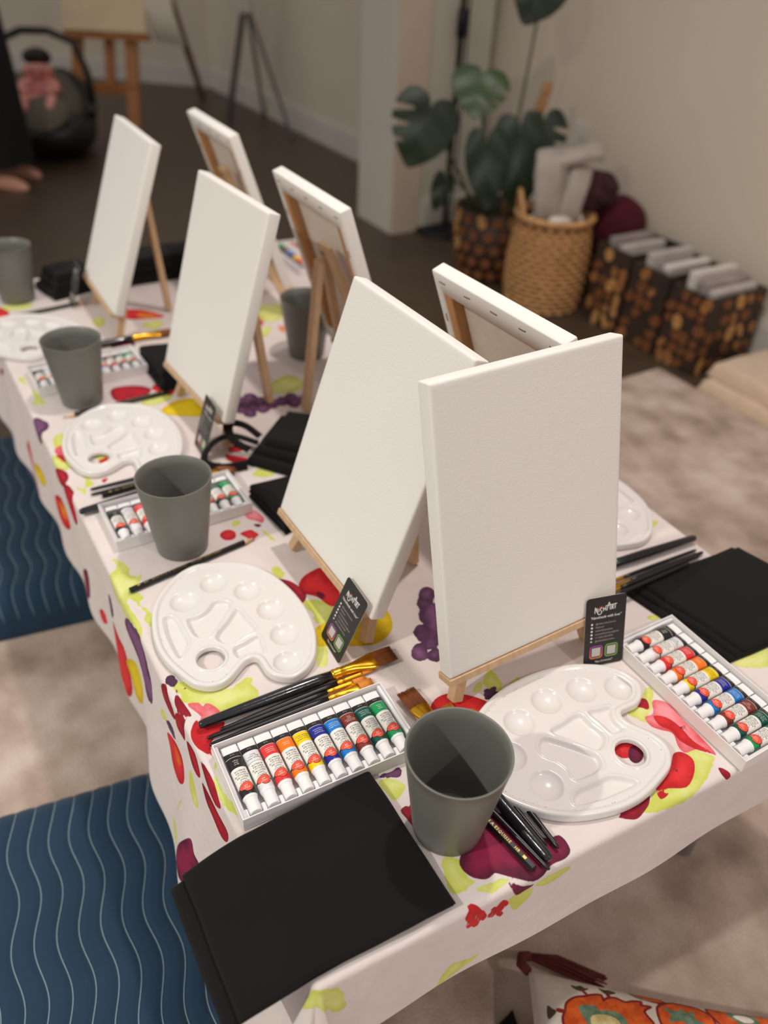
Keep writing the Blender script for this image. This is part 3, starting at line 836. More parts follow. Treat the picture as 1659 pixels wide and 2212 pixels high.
def tube_ab(y):
    a = np.interp(y, [0, .009, .062], [.0079, .0079, .0072]); b = np.interp(y, [0, .0085, .014, .034, .062], [.0006, .0009, .0035, .0069, .0072])
    return a, b
ZC = .0072
def on_tube(me, y0):
    """wrap a flat mesh (x across, y along, around y0) on the upper side of the tube"""
    for v in me.vertices:
        y = v.co.y + y0; a, b = tube_ab(y)
        v.co.y = y; v.co.z = ZC + b * math.sqrt(max(0.0, 1 - (v.co.x / a) ** 2)) + .00012
    return me
def subdiv(me, cuts):
    bm = bmesh.new(); bm.from_mesh(me); bmesh.ops.triangulate(bm, faces=bm.faces[:]); bmesh.ops.subdivide_edges(bm, edges=bm.edges[:], cuts=cuts, use_grid_fill=True); bm.to_mesh(me); bm.free(); return me
def tube_meshes(col, names, ink):
    mc = mat('paint_label_' + names.split('\n')[0].replace(' ', '_'), col, rough=0.35); ms = [m_cap, m_blk, mc, m_white_ink]
    ys = [0, .0025, .006, .009, .0092, .0125, .0158, .0160, .0164, .020, .025, .0300, .0304, .036, .044, .0515, .0532, .056, .0598, .0610, .0622]
    mi = [0, 0, 0, 3, 1, 1, 1, 3, 2, 2, 2, 3 if names[:2] != 'Ti' else 1, 3, 3, 3, 1, 2, 2, 2, 0]
    n = 24; rings = []
    for y in ys:
        a, b = tube_ab(y)
        if y > .061: a, b = .0060, .0060
        rings.append([(a * math.cos(2 * math.pi * k / n), y, ZC + b * math.sin(2 * math.pi * k / n)) for k in range(n)])
    v, f = loft(rings, cap=False)
    idx = [mi[r] for r in range(len(ys) - 1) for _ in range(n)]
    f.append(tuple(range(n))); idx.append(0)
    body = mesh('tube_body', (v, f), ms, smooth=True, mi=idx)
    cap = xf(lathe([(.0001, 0), (.0064, 0), (.0067, .0003), (.0067, .0020), (.0062, .0024), (.0060, .0028), (.0057, .0160), (.0052, .0166), (.0001, .0166)], 24), at(0, .0612, ZC, rx=-math.pi / 2))
    capm = mesh('cap', cap, m_cap, smooth=False)
    ip = m_white_ink if ink == 'W' else m_blk
    ts = []
    t1 = text_mesh('ACRYLIC\nPAINT\nPEINTURE\nACRYLIQUE\nPINTURA\nACRÍLICA', .0024, m_blk, res=1, line=1.05); ts.append(on_tube(t1, .0405))
    lines = names.count('\n') + 1
    t2 = text_mesh(names, .0021 if lines < 4 else .0017, ip, res=1, line=1.15); ts.append(on_tube(t2, .0235))
    t3 = text_mesh('12 ml', .0019, m_white_ink, res=1); ts.append(on_tube(t3, .0126))
    t4 = text_mesh("artist's\nloft", .0026, m_white_ink, shear=0.3, res=1, line=.9)
    t4 = on_tube(t4, .0530)
    for v_ in t4.vertices: v_.co.z += .00022
    ts.append(t4)
    return body, capm, join_meshes('lettering', ts)
m_badge = mat('coral_red_ink', lin(240, 84, 58), rough=0.4)
def badge_mesh(grow, m, dz):
    p = [(-5.2, -1.5), (-4.4, -3.2), (-2, -4), (1.5, -3.7), (4.2, -2.6), (5.4, -.6), (4.6, 1.4), (2.4, 2.0), (1.4, 3.6), (-.6, 4.4), (-3, 3.6), (-4.6, 1.2)]
    q = smooth_poly(np.array(p) * grow, 3) / 1000
    me = mesh('badge', prism([tuple(a) for a in -q], 0, 0), m)
    bm = bmesh.new()
    vs = [bm.verts.new((x, y, 0)) for x, y in q]; bm.faces.new(vs)
    bmesh.ops.triangulate(bm, faces=bm.faces[:]); bmesh.ops.subdivide_edges(bm, edges=bm.edges[:], cuts=2, use_grid_fill=True); bm.to_mesh(me); bm.free()
    on_tube(me, .0527)
    for v in me.vertices: v.co.z += dz
    return me
me_badge = join_meshes('badge', [badge_mesh(1.24, m_blk, 0), badge_mesh(1.14, m_badge, .0001)])
TUBES = [tube_meshes(c, nm, ink) for _, c, nm, ink in TC]

def paint_box(x, y, a, where, names=range(10)):
    M = at(x, y, TABLE, a)
    t = thing('paint_box', 'open white paint tube box ' + where, 'box', M, 'open boxes of paint tubes')
    part('carton', me_carton, None, t); part('tray', me_tray, None, t)
    for k in names:
        body, capm, let = TUBES[k]
        tm = M @ at((k - 4.5) * PITCH_T, WB / 2 - .0035, .0022, rz=math.pi)
        q = thing('paint_tube', '%s acrylic paint tube in the box %s' % (TC[k][0], where), 'paint tube', tm, 'paint tubes in the box ' + where)
        part('tube_body', body, None, q); part('cap', capm, None, q); part('badge', me_badge, None, q); part('lettering', let, None, q)
paint_box(-.0509, .4671, .5174, 'beside the gold brushes')
paint_box(.3512, .575, -1.0139, 'at the right table edge')
paint_box(-.2755, .8329, .5628, 'behind the second cup')
paint_box(-.5155, 1.2024, .5945, 'behind the third cup')
paint_box(-.225, 1.80, 2.13, 'at the far end of the table')
paint_box(-.05, 1.43, 2.13, 'behind the middle right easel')

# ================================================================== brushes and pencils
m_black_lac = mat('black_lacquer', lin(16, 17, 24), rough=0.18, coat=0.6, bump=0.15, bscale=180)
m_black_mat = mat('black_handle', lin(20, 20, 21), rough=0.32)
m_gold = mat('brass_ferrule', lin(224, 168, 48), rough=0.22, metal=1.0)
m_brist = mat('brown_bristle', lin(128, 66, 22), rough=0.55, noise=0.35, nscale=400, stretch=(0.05, 1, 1))
m_brist2 = mat('golden_bristle', lin(214, 138, 46), rough=0.5, noise=0.25, nscale=400, stretch=(0.05, 1, 1))
m_gold_ink = mat('gold_ink', lin(206, 172, 92), rough=0.35, metal=0.6)
def ring(x, hw, ht, n=20, cz=0.0):
    return [(x, hw * math.cos(2 * math.pi * k / n), cz + ht * math.sin(2 * math.pi * k / n)) for k in range(n)]
def brush_meshes(L, hl, fl, rmax, hw, ht, m_h, m_b, strands):
    rr = [(0, .0002), (.0006, rmax * .42), (.002, rmax * .60), (.006, rmax * .72), (hl * .3, rmax * .88), (hl * .6, rmax), (hl * .85, rmax * .95), (hl, rmax * .8)]
    handle = mesh('handle', loft([ring(x, r, r) for x, r in rr]), m_h, smooth=True)
    r0 = rmax * .84; fe = []
    x0, x1 = hl - .006, hl + fl
    for t, kr in ((0, 1), (.07, 1.12), (.12, 1.0), (.17, 1.12), (.22, 1.0), (.34, 1.0)): fe.append(ring(x0 + (x1 - x0) * t, r0 * kr, r0 * kr))
    for t in (.5, .65, .8, .9, .985): 
        q = (t - .34) / .66; q = q * q * (3 - 2 * q) if q < 1 else 1
        fe.append(ring(x0 + (x1 - x0) * t, r0 + (hw - r0) * q, r0 + (ht - r0) * q))
    fe.append(ring(x1, hw * .97, ht * .9))
    ferr = mesh('ferrule', loft(fe), m_gold, smooth=True)
    V, F = [], []
    for layer in range(3):
        for k in range(strands):
            f = (k + .5) / strands * 2 - 1
            y0 = f * hw * .92; z0 = (layer - 1) * ht * .55 * math.sqrt(max(.05, 1 - f * f))
            ln = (L - x1) * (1 - random.uniform(0, .09)) ; y1 = y0 * 1.04 + random.uniform(-1, 1) * hw / strands * .8; z1 = z0 * .45 + random.uniform(-.0002, .0002)
            w = hw / strands * 1.15; h = ht * .36; b0 = len(V)
            for (xx, yy, zz, s) in ((x1 - .002, y0, z0, 1), (x1 + ln * .6, (y0 + y1) / 2, (z0 + z1) / 2, 1), (x1 + ln, y1, z1, .35)):
                V += [(xx, yy - w * s, zz), (xx, yy, zz + h * s), (xx, yy + w * s, zz), (xx, yy, zz - h * s)]
            for r in range(2):
                for q in range(4): F.append((b0 + r * 4 + q, b0 + r * 4 + (q + 1) % 4, b0 + r * 4 + 4 + (q + 1) % 4, b0 + r * 4 + 4 + q))
            F.append((b0 + 8, b0 + 9, b0 + 10, b0 + 11))
    return handle, ferr, mesh('bristles', (V, F), m_b, smooth=True)
BR = {'wide': (brush_meshes(.220, .150, .046, .0066, .0112, .0032, m_black_lac, m_brist, 34), .0066),
      'flat': (brush_meshes(.180, .133, .030, .0033, .0062, .0019, m_black_mat, m_brist2, 18), .0034),
      'round': (brush_meshes(.175, .135, .024, .0030, .0028, .0022, m_black_mat, m_brist2, 9), .0031),
      'small': (brush_meshes(.168, .132, .022, .0026, .0022, .0018, m_black_mat, m_brist2, 7), .0027)}
def brush(kind, x, y, deg, lab, grp, dz=0.0, pitch=0.0):
    (h, f, b), r = BR[kind]
    t = thing('paint_brush', lab, 'brush', at(x, y, TABLE + r + dz, math.radians(deg), ry=-math.radians(pitch)), grp)
    part('handle', h, None, t); part('ferrule', f, None, t); part('bristles', b, None, t)
G1 = 'brushes beside the nearest paint box'
brush('wide', -.1703, .4890, 30.3, 'wide gold ferrule brush with thick black handle above the nearest paint box', G1, dz=.0002)
brush('round', -.1492, .4877, 31.5, 'thin round brush lying right under the wide gold brush', G1)
brush('round', -.1597, .4771, 30.5, 'second thin brush below the wide gold brush, middle of three', G1)
brush('flat', -.1560, .4690, 30.6, 'flat golden brush touching the back edge of the nearest paint box', G1)
G2 = 'brushes beside the nearest cup'
brush('wide', .1607, .3695, 125.9, 'wide brush behind the nearest cup with its bristles showing above the rim', G2, dz=.0002)
brush('round', .1595, .3628, 130.5, 'thin black brush handle between the pencil and the wide brush by the nearest cup', G2)
brush('flat', .1699, .3828, 122, 'thin black brush handle sticking out from under the nearest palette, rightmost', G2)
brush('small', .1600, .3850, 124.0, 'thin black brush handle half hidden behind the wide handle by the nearest cup', G2)
G3 = 'brushes behind the right black bag'
brush('wide', .4153, .8345, 207.8, 'thick black brush handle on the right, beside the half hidden palette', G3, dz=.0002)
brush('small', .4118, .8137, 210.0, 'thin brush next to the thick handle on the right', G3)
brush('flat', .4188, .8085, 210.7, 'second thin brush from the thick handle on the right', G3)
brush('flat', .4118, .8010, 210.7, 'third thin brush from the thick handle on the right', G3)
brush('round', .3990, .7845, 211.6, 'fourth thin brush from the thick handle, resting on the black bag', G3, dz=.012)
brush('round', .3870, .7705, 212.4, 'outermost thin brush of the right bundle, resting on the black bag', G3, dz=.012)
G4 = 'brushes behind the second paint box'
brush('wide', -.3985, .8148, 34.4, 'wide brush behind the second paint box on the left', G4)
brush('small', -.4034, .8707, 31, 'upper thin brush behind the second cup on the left', G4)
brush('small', -.3989, .8591, 30.7, 'lower thin brush behind the second cup on the left', G4)
brush('wide', -.598, 1.255, 33, 'wide brush behind the third cup', 'brushes behind the third paint box')

m_pwood = mat('pencil_cedar', lin(226, 186, 148), rough=0.6, noise=0.1, nscale=60)
m_lead = mat('graphite', lin(40, 40, 42), rough=0.35, metal=0.3)
PL, PR = .172, .0037
def hexring(x, r): return [(x, r * math.cos(math.pi / 3 * k), r * math.sin(math.pi / 3 * k)) for k in range(6)]
me_pb = mesh('barrel', loft([hexring(0, PR * .85), hexring(.0008, PR), hexring(PL - .018, PR)]), mat('black_pencil_lacquer', lin(22, 21, 20), rough=0.25))
me_pw = mesh('sharpened_wood', loft([hexring(PL - .018, PR * .97), hexring(PL - .016, PR * .85), hexring(PL - .005, PR * .30)]), m_pwood, smooth=True)
me_pl = mesh('lead', loft([hexring(PL - .005, PR * .29), hexring(PL, PR * .05)]), m_lead, smooth=True)
_t = text_mesh('CRAYON A ESQUISSE   HB', .0042, m_gold_ink, align='LEFT', res=1, spacing=1.15)
_t2 = text_mesh('SKETCHING PENCIL', .0042, m_gold_ink, align='LEFT', res=1, spacing=1.1)
def pencil_text():
    a = _t.copy(); w = max(v.co.x for v in a.vertices)
    for v in a.vertices: v.co.x = .018 + (w - v.co.x); v.co.y = -v.co.y; v.co.z = PR * .8661 + .00008
    b = _t2.copy(); w2 = max(v.co.x for v in b.vertices)
    for v in b.vertices: v.co.x = .024 + w + (w2 - v.co.x); v.co.y = -v.co.y; v.co.z = PR * .8661 + .00008
    q = mesh('lettering', ([(.010, -.0013, PR * .8661 + .00008), (.0135, -.0013, PR * .8661 + .00008), (.0135, .0013, PR * .8661 + .00008), (.010, .0013, PR * .8661 + .00008)], [(0, 1, 2, 3)]), m_gold_ink)
    return join_meshes('lettering', [a, b, q])
me_pt = pencil_text()
def pencil(x, y, deg, lab, dz=0.0, roll=0.0):
    t = thing('pencil', lab, 'pencil', at(x, y, TABLE + PR * .8661 + dz, math.radians(deg), rx=roll), 'black sketching pencils')
    part('barrel', me_pb, None, t); part('sharpened_wood', me_pw, None, t); part('lead', me_pl, None, t); part('lettering', me_pt, None, t, label='gold lettering')
pencil(-.2928, .6767, 40.45, 'black pencil with gold lettering lying between the second cup and the left palette')
pencil(.1459, .3624, 130.5, 'black pencil with gold lettering lying beside the nearest cup')
pencil(-.3827, .8576, 33.9, 'black pencil with gold lettering behind the second cup')
pencil(-.365, 1.1514, 215, 'black pencil behind the second palette of the left row, its point to the left')
pencil(-.7469, 1.3866, 38.8, 'black pencil at the far left beside the rearmost palette')

# ================================================================== business cards
m_cardk = mat('black_card_print', lin(34, 31, 30), rough=0.45)
m_cardw = mat('white_card_edge', lin(228, 222, 214), rough=0.6)
CDW, CDH = .0487, .0837
def flat_poly(pts, m, z): return mesh('print', ([(x, y, z) for x, y in pts], [tuple(range(len(pts)))]), m)
def ring_mesh(w, r, t, m, cx, cy, z):
    o, i = rrect(w, w, r), rrect(w - 2 * t, w - 2 * t, r - t); n = len(o)
    return mesh('print', ([(cx + x, cy + y, z) for x, y in o] + [(cx + x, cy + y, z) for x, y in i], [(k, (k + 1) % n, n + (k + 1) % n, n + k) for k in range(n)]), m)
def grad_ring():
    m = bpy.data.materials.new('pink_purple_print'); m.use_nodes = True; nt = m.node_tree; b = nt.nodes['Principled BSDF']
    tc = nt.nodes.new('ShaderNodeTexCoord'); sp = nt.nodes.new('ShaderNodeSeparateXYZ'); mr = nt.nodes.new('ShaderNodeMapRange'); r = nt.nodes.new('ShaderNodeValToRGB')
    nt.links.new(tc.outputs['Object'], sp.inputs[0]); nt.links.new(sp.outputs['Y'], mr.inputs['Value']); mr.inputs['From Min'].default_value = .008; mr.inputs['From Max'].default_value = .026
    e = r.color_ramp.elements; e[0].color = lin(244, 150, 70); e[1].color = lin(130, 70, 170); k = e.new(.45); k.color = lin(225, 70, 110)
    nt.links.new(mr.outputs[0], r.inputs['Fac']); nt.links.new(r.outputs['Color'], b.inputs['Base Color']); return m
m_ringg = mat('green_print', lin(120, 176, 84), rough=0.5); m_pale = mat('pale_grey_print', lin(196, 190, 184), rough=0.6); m_redp = mat('red_print', lin(210, 40, 60), rough=0.5)
def card_print():
    z = .00028; parts = []
    def tx(body, size, x, y, align='LEFT', shear=0, bold=0, m=m_white_ink, sx=1.0, sy=1.0):
        me = text_mesh(body, size, m, align=align, shear=shear, bold=bold, res=2)
        for v in me.vertices: v.co.x = v.co.x * sx + x; v.co.y = v.co.y * sy + y; v.co.z = z
        parts.append(me)
    # the drawn word mark: N with a hooked tail, i, S, H and a tall A whose bar runs over R and T
    def stroke(pts, w):
        vf = tube([(x, y, 0) for x, y in pts], w, 6, flat=.05)
        parts.append(mesh('print', ([(p[0], p[1], z + p[2]) for p in vf[0]], vf[1]), m_white_ink))
    ox, oy, k = -.0135, .0690, .001
    S = lambda pts, w=.00045: stroke([(ox + x * k, oy + y * k) for x, y in pts], w)
    S([(0, -4), (.4, 3)]); S([(.4, 3), (3, -3.2)]); S([(2.6, 2.2), (3, -2), (3.6, -4.6), (5.2, -6), (7.4, -5.4), (8.4, -3.4), (7.6, -1.8), (6.4, -.4), (6.6, 1.2), (8, 1.8), (9, 1)]); S([(4.8, 1.4), (4.9, -3)], .00035)
    S([(10.4, 2.2), (10.3, -2.6)]); S([(13, 2.6), (12.8, -2.2)]); S([(10.4, 0), (13, .2)]); S([(14.4, -2.6), (16.2, 5.6), (16.8, 7.2), (17.5, 5.6), (18.6, -2)]); S([(12.6, 3.1), (26.5, 4.2)], .0004)
    S([(20.3, 3.2), (20.2, -2)]); S([(20.3, 3), (22.2, 2.6), (22, .8), (20.4, .5)]); S([(21, .5), (22.6, -2)]); S([(24.4, 3.6), (24.3, -1.8)])
    parts.append(flat_poly([(ox + .0052, oy + .0030), (ox + .0092, oy + .0040), (ox + .0086, oy + .0022), (ox + .0056, oy + .0018)], m_redp, z))
    tx('"Handmade with love"', .0043, 0, .0595, 'CENTER', .35, .00004, sx=.95)
    rows = ['@nishart.illustrations', 'Nisha.art', 'nishartillustrations', 'nishartillustrations@mail', '+1 (555) 555-0100', '@nishartillustrations']
    for i, rw in enumerate(rows):
        y = .0520 - i * .0042
        tx(rw, .0030, -.0118, y - .0002, 'LEFT', .15, 0, mat('grey_ink', lin(176, 170, 162), rough=.6), sx=.95)
        if i < 5: parts.append(flat_poly([(-.0160 + x, y + yy) for x, yy in rrect(.0022, .0022, .0005, 2)], m_white_ink, z))
        else: parts.append(flat_poly([(-.0160 + .0011 * math.cos(a * .6283), y + .0009 * math.sin(a * .6283)) for a in range(10)], m_white_ink, z))
    mg = grad_ring()
    for cx, m in ((-.0093, mg), (.0093, m_ringg)):
        parts.append(ring_mesh(.0158, .0036, .0013, m, cx, .0172, z))
        parts.append(flat_poly([(cx + x, .0172 + y) for x, y in rrect(.0106, .0106, .0003, 2)], m_pale, z))
    tx('"Stay Connected"', .0032, 0, .0052, 'CENTER', .35, .00002, sx=.95)
    return join_meshes('lettering', parts)
me_cprint = card_print()
_rr = [(x, y + CDH / 2) for x, y in rrect(CDW, CDH, .0042, 6)]
me_cfront = mesh('card_front', prism(_rr, 0, .0002), m_cardk)
me_cback = mesh('card_back', prism(_rr, -.0003, 0), m_cardw)
for x, y, yaw, tilt, lab in ((.2505, .6055, .315, .3084, 'black business card with white script leaning against the nearest easel'),
                             (-.0513, .6048, -1.0619, .4067, 'black business card standing above the large gold brush by the left palette'),
                             (-.2785, .9830, -1.0542, .3116, 'black business card leaning on the middle canvas of the left row'),
                             (-.640, 1.478, -1.05, .30, 'dark business card leaning on the farthest left canvas')):
    u = Vector((math.cos(yaw), math.sin(yaw), 0)); n0 = Vector((math.sin(yaw), -math.cos(yaw), 0)); up = math.cos(tilt) * Vector((0, 0, 1)) - math.sin(tilt) * n0
    M = Matrix((u, up, u.cross(up))).transposed().to_4x4(); M.translation = (x, y, TABLE + .0004)
    t = thing('business_card', lab, 'card', M, 'black business cards')
    part('card_front', me_cfront, None, t); part('card_back', me_cback, None, t); part('lettering', me_cprint, None, t, label='white script and contact lines')

# ================================================================== folded black cloth bags
m_bag = mat('black_cotton', lin(21, 19, 19), rough=0.95, noise=0.08, nscale=12, sheen=0.05, bump=0.35, bscale=900, spec=0.2)
def pad(c, z0, th, n=34, seed=1, rad=.006, amp=.0012, edge=.0015, zfun=None):
    """soft closed slab over a quad c (4 corners with their own base z)"""
    c = np.array(c, float); g = np.linspace(0, 1, n); g = .5 - .5 * np.cos(math.pi * g); g = .5 * g + .5 * np.linspace(0, 1, n)
    A, B = np.meshgrid(g, g); A, B = A.ravel(), B.ravel()
    w = np.stack([(1 - A) * (1 - B), A * (1 - B), A * B, (1 - A) * B], 1); P = w @ c[:, :2]; zb = w @ c[:, 2]
    if zfun is not None: zb = zb + zfun(P)
    la = np.linalg.norm(c[1, :2] - c[0, :2]); lb = np.linalg.norm(c[3, :2] - c[0, :2])
    d = np.minimum(np.minimum(A, 1 - A) * la, np.minimum(B, 1 - B) * lb)
    prof = np.sqrt(np.clip(1 - np.clip(1 - d / rad, 0, 1) ** 2, 0, 1))
    nz = noise2(P[:, 0], P[:, 1], seed, 55)
    wob = edge * noise2(P[:, 0], P[:, 1], seed + 9, 70) * np.clip(1 - d / .02, 0, 1)
    ctr = c[:, :2].mean(0); dirn = P - ctr; dirn /= np.maximum(np.linalg.norm(dirn, axis=1, keepdims=True), 1e-6)
    Q = P + dirn * wob[:, None]
    top = np.c_[Q, zb + z0 + th * (.12 + .88 * prof) + amp * nz * prof]; bot = np.c_[Q, zb + z0 + th * .1 * (1 - prof)]
    F = [tuple(q) for q in gridfaces(n, n)]; m = n * n; F += [tuple(int(i) + m for i in reversed(q)) for q in gridfaces(n, n)]
    b = list(range(n)) + [n * k + n - 1 for k in range(1, n)] + [n * n - 1 - k for k in range(1, n)] + [n * k for k in range(n - 2, 0, -1)]
    F += [(b[(i + 1) % len(b)], b[i], b[i] + m, b[(i + 1) % len(b)] + m) for i in range(len(b))]
    return np.vstack([top, bot]), F
def shift(c, dx, dy, k=1.0):
    c = np.array(c, float); ctr = c[:, :2].mean(0); c = c.copy(); c[:, :2] = ctr + (c[:, :2] - ctr) * k + (dx, dy); return c
def bag(label, c, th, layers=2, seed=1, offs=((0, 0, 1),), strap=None, zfun=None):
    o = thing('folded_bag', label, 'bag', None, 'folded black cloth bags')
    z = TABLE + .0002; h = th / layers
    for k in range(layers):
        dx, dy, s = offs[k % len(offs)]
        part('cloth_layer', pad(shift(c, dx, dy, s), z, h, seed=seed + k, rad=min(.006, h * 1.2), zfun=zfun), m_bag, o, smooth=True); z += h * .94
    for sp in (strap or []):
        part('strap', tube(smooth_path(sp), .007, 8, flat=.22), m_bag, o, smooth=True)
    return o
def sag(P):
    # bends down where the cloth reaches beyond the table edges
    u = P[:, 0] * UX + P[:, 1] * UY; v = P[:, 0] * VX + P[:, 1] * VY
    a = np.maximum(uL(v) - .004 - u, 0); b = np.maximum(vF(u) - .004 - v, 0)
    return -.40 * a ** 1.15 - .9 * b
bag('folded black cloth bag hanging over the near corner of the table',
    [(-.001, .449, 0), (.077, .327, 0), (-.0850, .2350, 0), (-.1535, .3450, 0)], .011, 3, 5, ((-.013, -.007, .975), (.0, .0, .985), (0, 0, 1.0)), zfun=sag)
bag('folded black cloth bag behind the paint box at the right table edge',
    [(.300, .727, 0), (.398, .619, 0), (.560, .705, 0), (.455, .817, 0)], .011, 3, 11, ((-.004, -.002, 1.0), (.004, .004, .99), (.012, .006, .95)))
bag('crumpled black cloth bag with loose straps behind the left facing canvas',
    [(-.205, .955, 0), (-.178, 1.062, 0), (-.060, 1.045, 0), (-.105, .918, 0)], .036, 3, 17, ((0, 0, 1), (.006, .01, .93), (.012, .012, .8)),
    strap=[[(-.19, .985, TABLE + .02), (-.23, .985, TABLE + .03), (-.257, .968, TABLE + .022), (-.262, .945, TABLE + .008), (-.235, .936, TABLE + .005), (-.20, .945, TABLE + .008)],
           [(-.19, 1.0, TABLE + .022), (-.215, 1.01, TABLE + .034), (-.236, 1.0, TABLE + .04), (-.225, .975, TABLE + .03), (-.20, .965, TABLE + .02)]])
bag('neat thick black cloth bag under the left edge of the left facing canvas',
    [(-.188, .878, 0), (-.078, .938, 0), (-.062, .868, 0), (-.126, .798, 0)], .024, 3, 23, ((0, 0, 1), (0, .001, .99), (.001, 0, .98)))
bag('folded black cloth bag beside the yellow print, left of the middle canvas',
    [(-.452, 1.262, 0), (-.375, 1.292, 0), (-.300, 1.190, 0), (-.378, 1.155, 0)], .030, 3, 29, ((0, 0, 1), (.003, .002, .95), (0, .004, .9)))
bag('folded black cloth bag at the far end of the table behind the farthest left canvas',
    [(-.62, 1.640, 0), (-.44, 1.765, 0), (-.395, 1.69, 0), (-.56, 1.585, 0)], .055, 4, 31, ((0, 0, 1), (.003, .002, .96)))
bag('small crumpled black cloth bag left of the farthest left canvas',
    [(-.742, 1.555, 0), (-.667, 1.625, 0), (-.607, 1.565, 0), (-.677, 1.49, 0)], .048, 3, 37, ((0, 0, 1), (.004, .002, .9), (.004, .004, .8)))

# ================================================================== floor cushions
m_quilt = mat('petrol_blue_cotton', lin(32, 56, 78), rough=0.85, noise=0.08, nscale=5, sheen=0.1, bump=0.3, bscale=900, spec=0.25)
m_thread = mat('pale_blue_thread', lin(132, 154, 162), rough=0.7)
def floor_cushion(u0, u1, v0, v1, h, label, seed):
    sp = .0247; A_ = math.radians(24.5); ca, sa = math.cos(A_), math.sin(A_)
    ph0 = (-.1347 - .0055 - u0) / sp % 1.0
    def wave(v): return .0058 * np.sin(2 * math.pi * (v - .5646) / .128)
    def height(u, v):
        d = np.minimum(np.minimum(u - u0, u1 - u), np.minimum(v - v0, v1 - v))
        p = np.sqrt(np.clip(1 - np.clip(1 - d / .055, 0, 1) ** 2, 0, 1))
        ph = (u - wave(v) - u0) / sp - ph0
        val = np.abs(((ph + .5) % 1.0) - .5) * 2       # 0 on a stitch line, 1 between
        return .010 + (h - .010) * p - .0024 * np.exp(-(val / .30) ** 2) * np.clip(d / .02, 0, 1) + .004 * noise2(u, v, seed, 16) * p
    nx, ny = 190, 170
    U_, V_ = np.meshgrid(np.linspace(u0, u1, nx), np.linspace(v0, v1, ny)); U_, V_ = U_.ravel(), V_.ravel()
    W_ = lambda a, b: (a * ca - b * sa, a * sa + b * ca)
    Z = height(U_, V_); X, Y = W_(U_, V_)
    o = thing('floor_cushion', label, 'cushion', None, 'quilted blue floor cushions')
    part('cover', gridmesh('cover', np.stack([X, Y, Z + .012], 1), nx, ny, m_quilt), None, o)
    part('underside', prism([W_(u0, v0), W_(u1, v0), W_(u1, v1), W_(u0, v1)], .0125, .0235), m_quilt, o)
    k = 0
    while u0 + (k + ph0) * sp < u1 - .01:
        vv = np.linspace(v0 + .004, v1 - .004, 110); uu = np.clip(u0 + (k + ph0) * sp + wave(vv), u0 + .003, u1 - .003)
        zz = height(uu, vv) + .012 + .0006
        part('stitch_line', tube([(*W_(a, b), c) for a, b, c in zip(uu, vv, zz)], .0007, 5), m_thread, o, smooth=True)
        k += 1
floor_cushion(-.52, .105, .15, .755, .085, 'petrol blue quilted floor cushion with wavy pale stitching, nearest the camera', 41)
floor_cushion(-.53, .08, 1.145, 1.745, .085, 'dark blue quilted floor cushion farther back beside the table', 43)

# embroidered pillow
PILLOW = [('M', 0, (33,-63,36,-50,38,-42,47,-35,59,-32,67,-29,77,-28,78,-35,83,-31,93,-29,102,-33,111,-30,121,-29,119,-34,130,-34,121,-42,130,-60,120,-90,80,-100,45,-85)),
          ('O', 0, (50,-45,68,-42)), ('T', 0, (50,-45,68,-42,70,-47,64,-49,84,-46,98,-52,100,-75,70,-80,56,-60)), ('G', 0, (64,-54,80,-52,92,-58,90,-72,72,-74,62,-64)),
          ('M', 0, (136,-38,143,-28,160,-21,180,-22,189,-27,197,-36,192,-60,165,-72,140,-60)), ('T', 0, (142,-31,158,-34,165,-28,167,-34,178,-31,176,-40,186,-46,172,-52,160,-46,146,-50,150,-40)),
          ('M', 0, (194,-24,206,-18,222,-13,237,-12,254,-15,268,-17,262,-27,275,-34,260,-60,225,-66,204,-44)), ('T', 0, (215,-25,226,-18,239,-15,250,-24,244,-36,228,-38)), ('W', 0, (222,-27,230,-23,240,-23,244,-30,232,-34)),
          ('M', 0, (110,-13,114,-14,128,-12,137,-14,148,-22,142,-26,123,-24,114,-20)), ('T', 0, (109,-13,113,-16,122,-22,140,-26,122,-25,112,-20)),
          ('B', 0, (44,-18,50,-20,56,-18,60,-21,66,-20,57,-26,48,-24)), ('B', 0, (75,-16,82,-19,88,-18,96,-21,85,-26,79,-23)), ('B', 0, (18,-44,22,-48,27,-52,19,-60,17,-52)),
          ('S', 0, (55,-25,59,-25,64,-31,60,-31)), ('S', 0, (82,-24,86,-24,88,-30,84,-30)), ('S', 0, (27,-48,36,-50,36,-54,27,-52))]
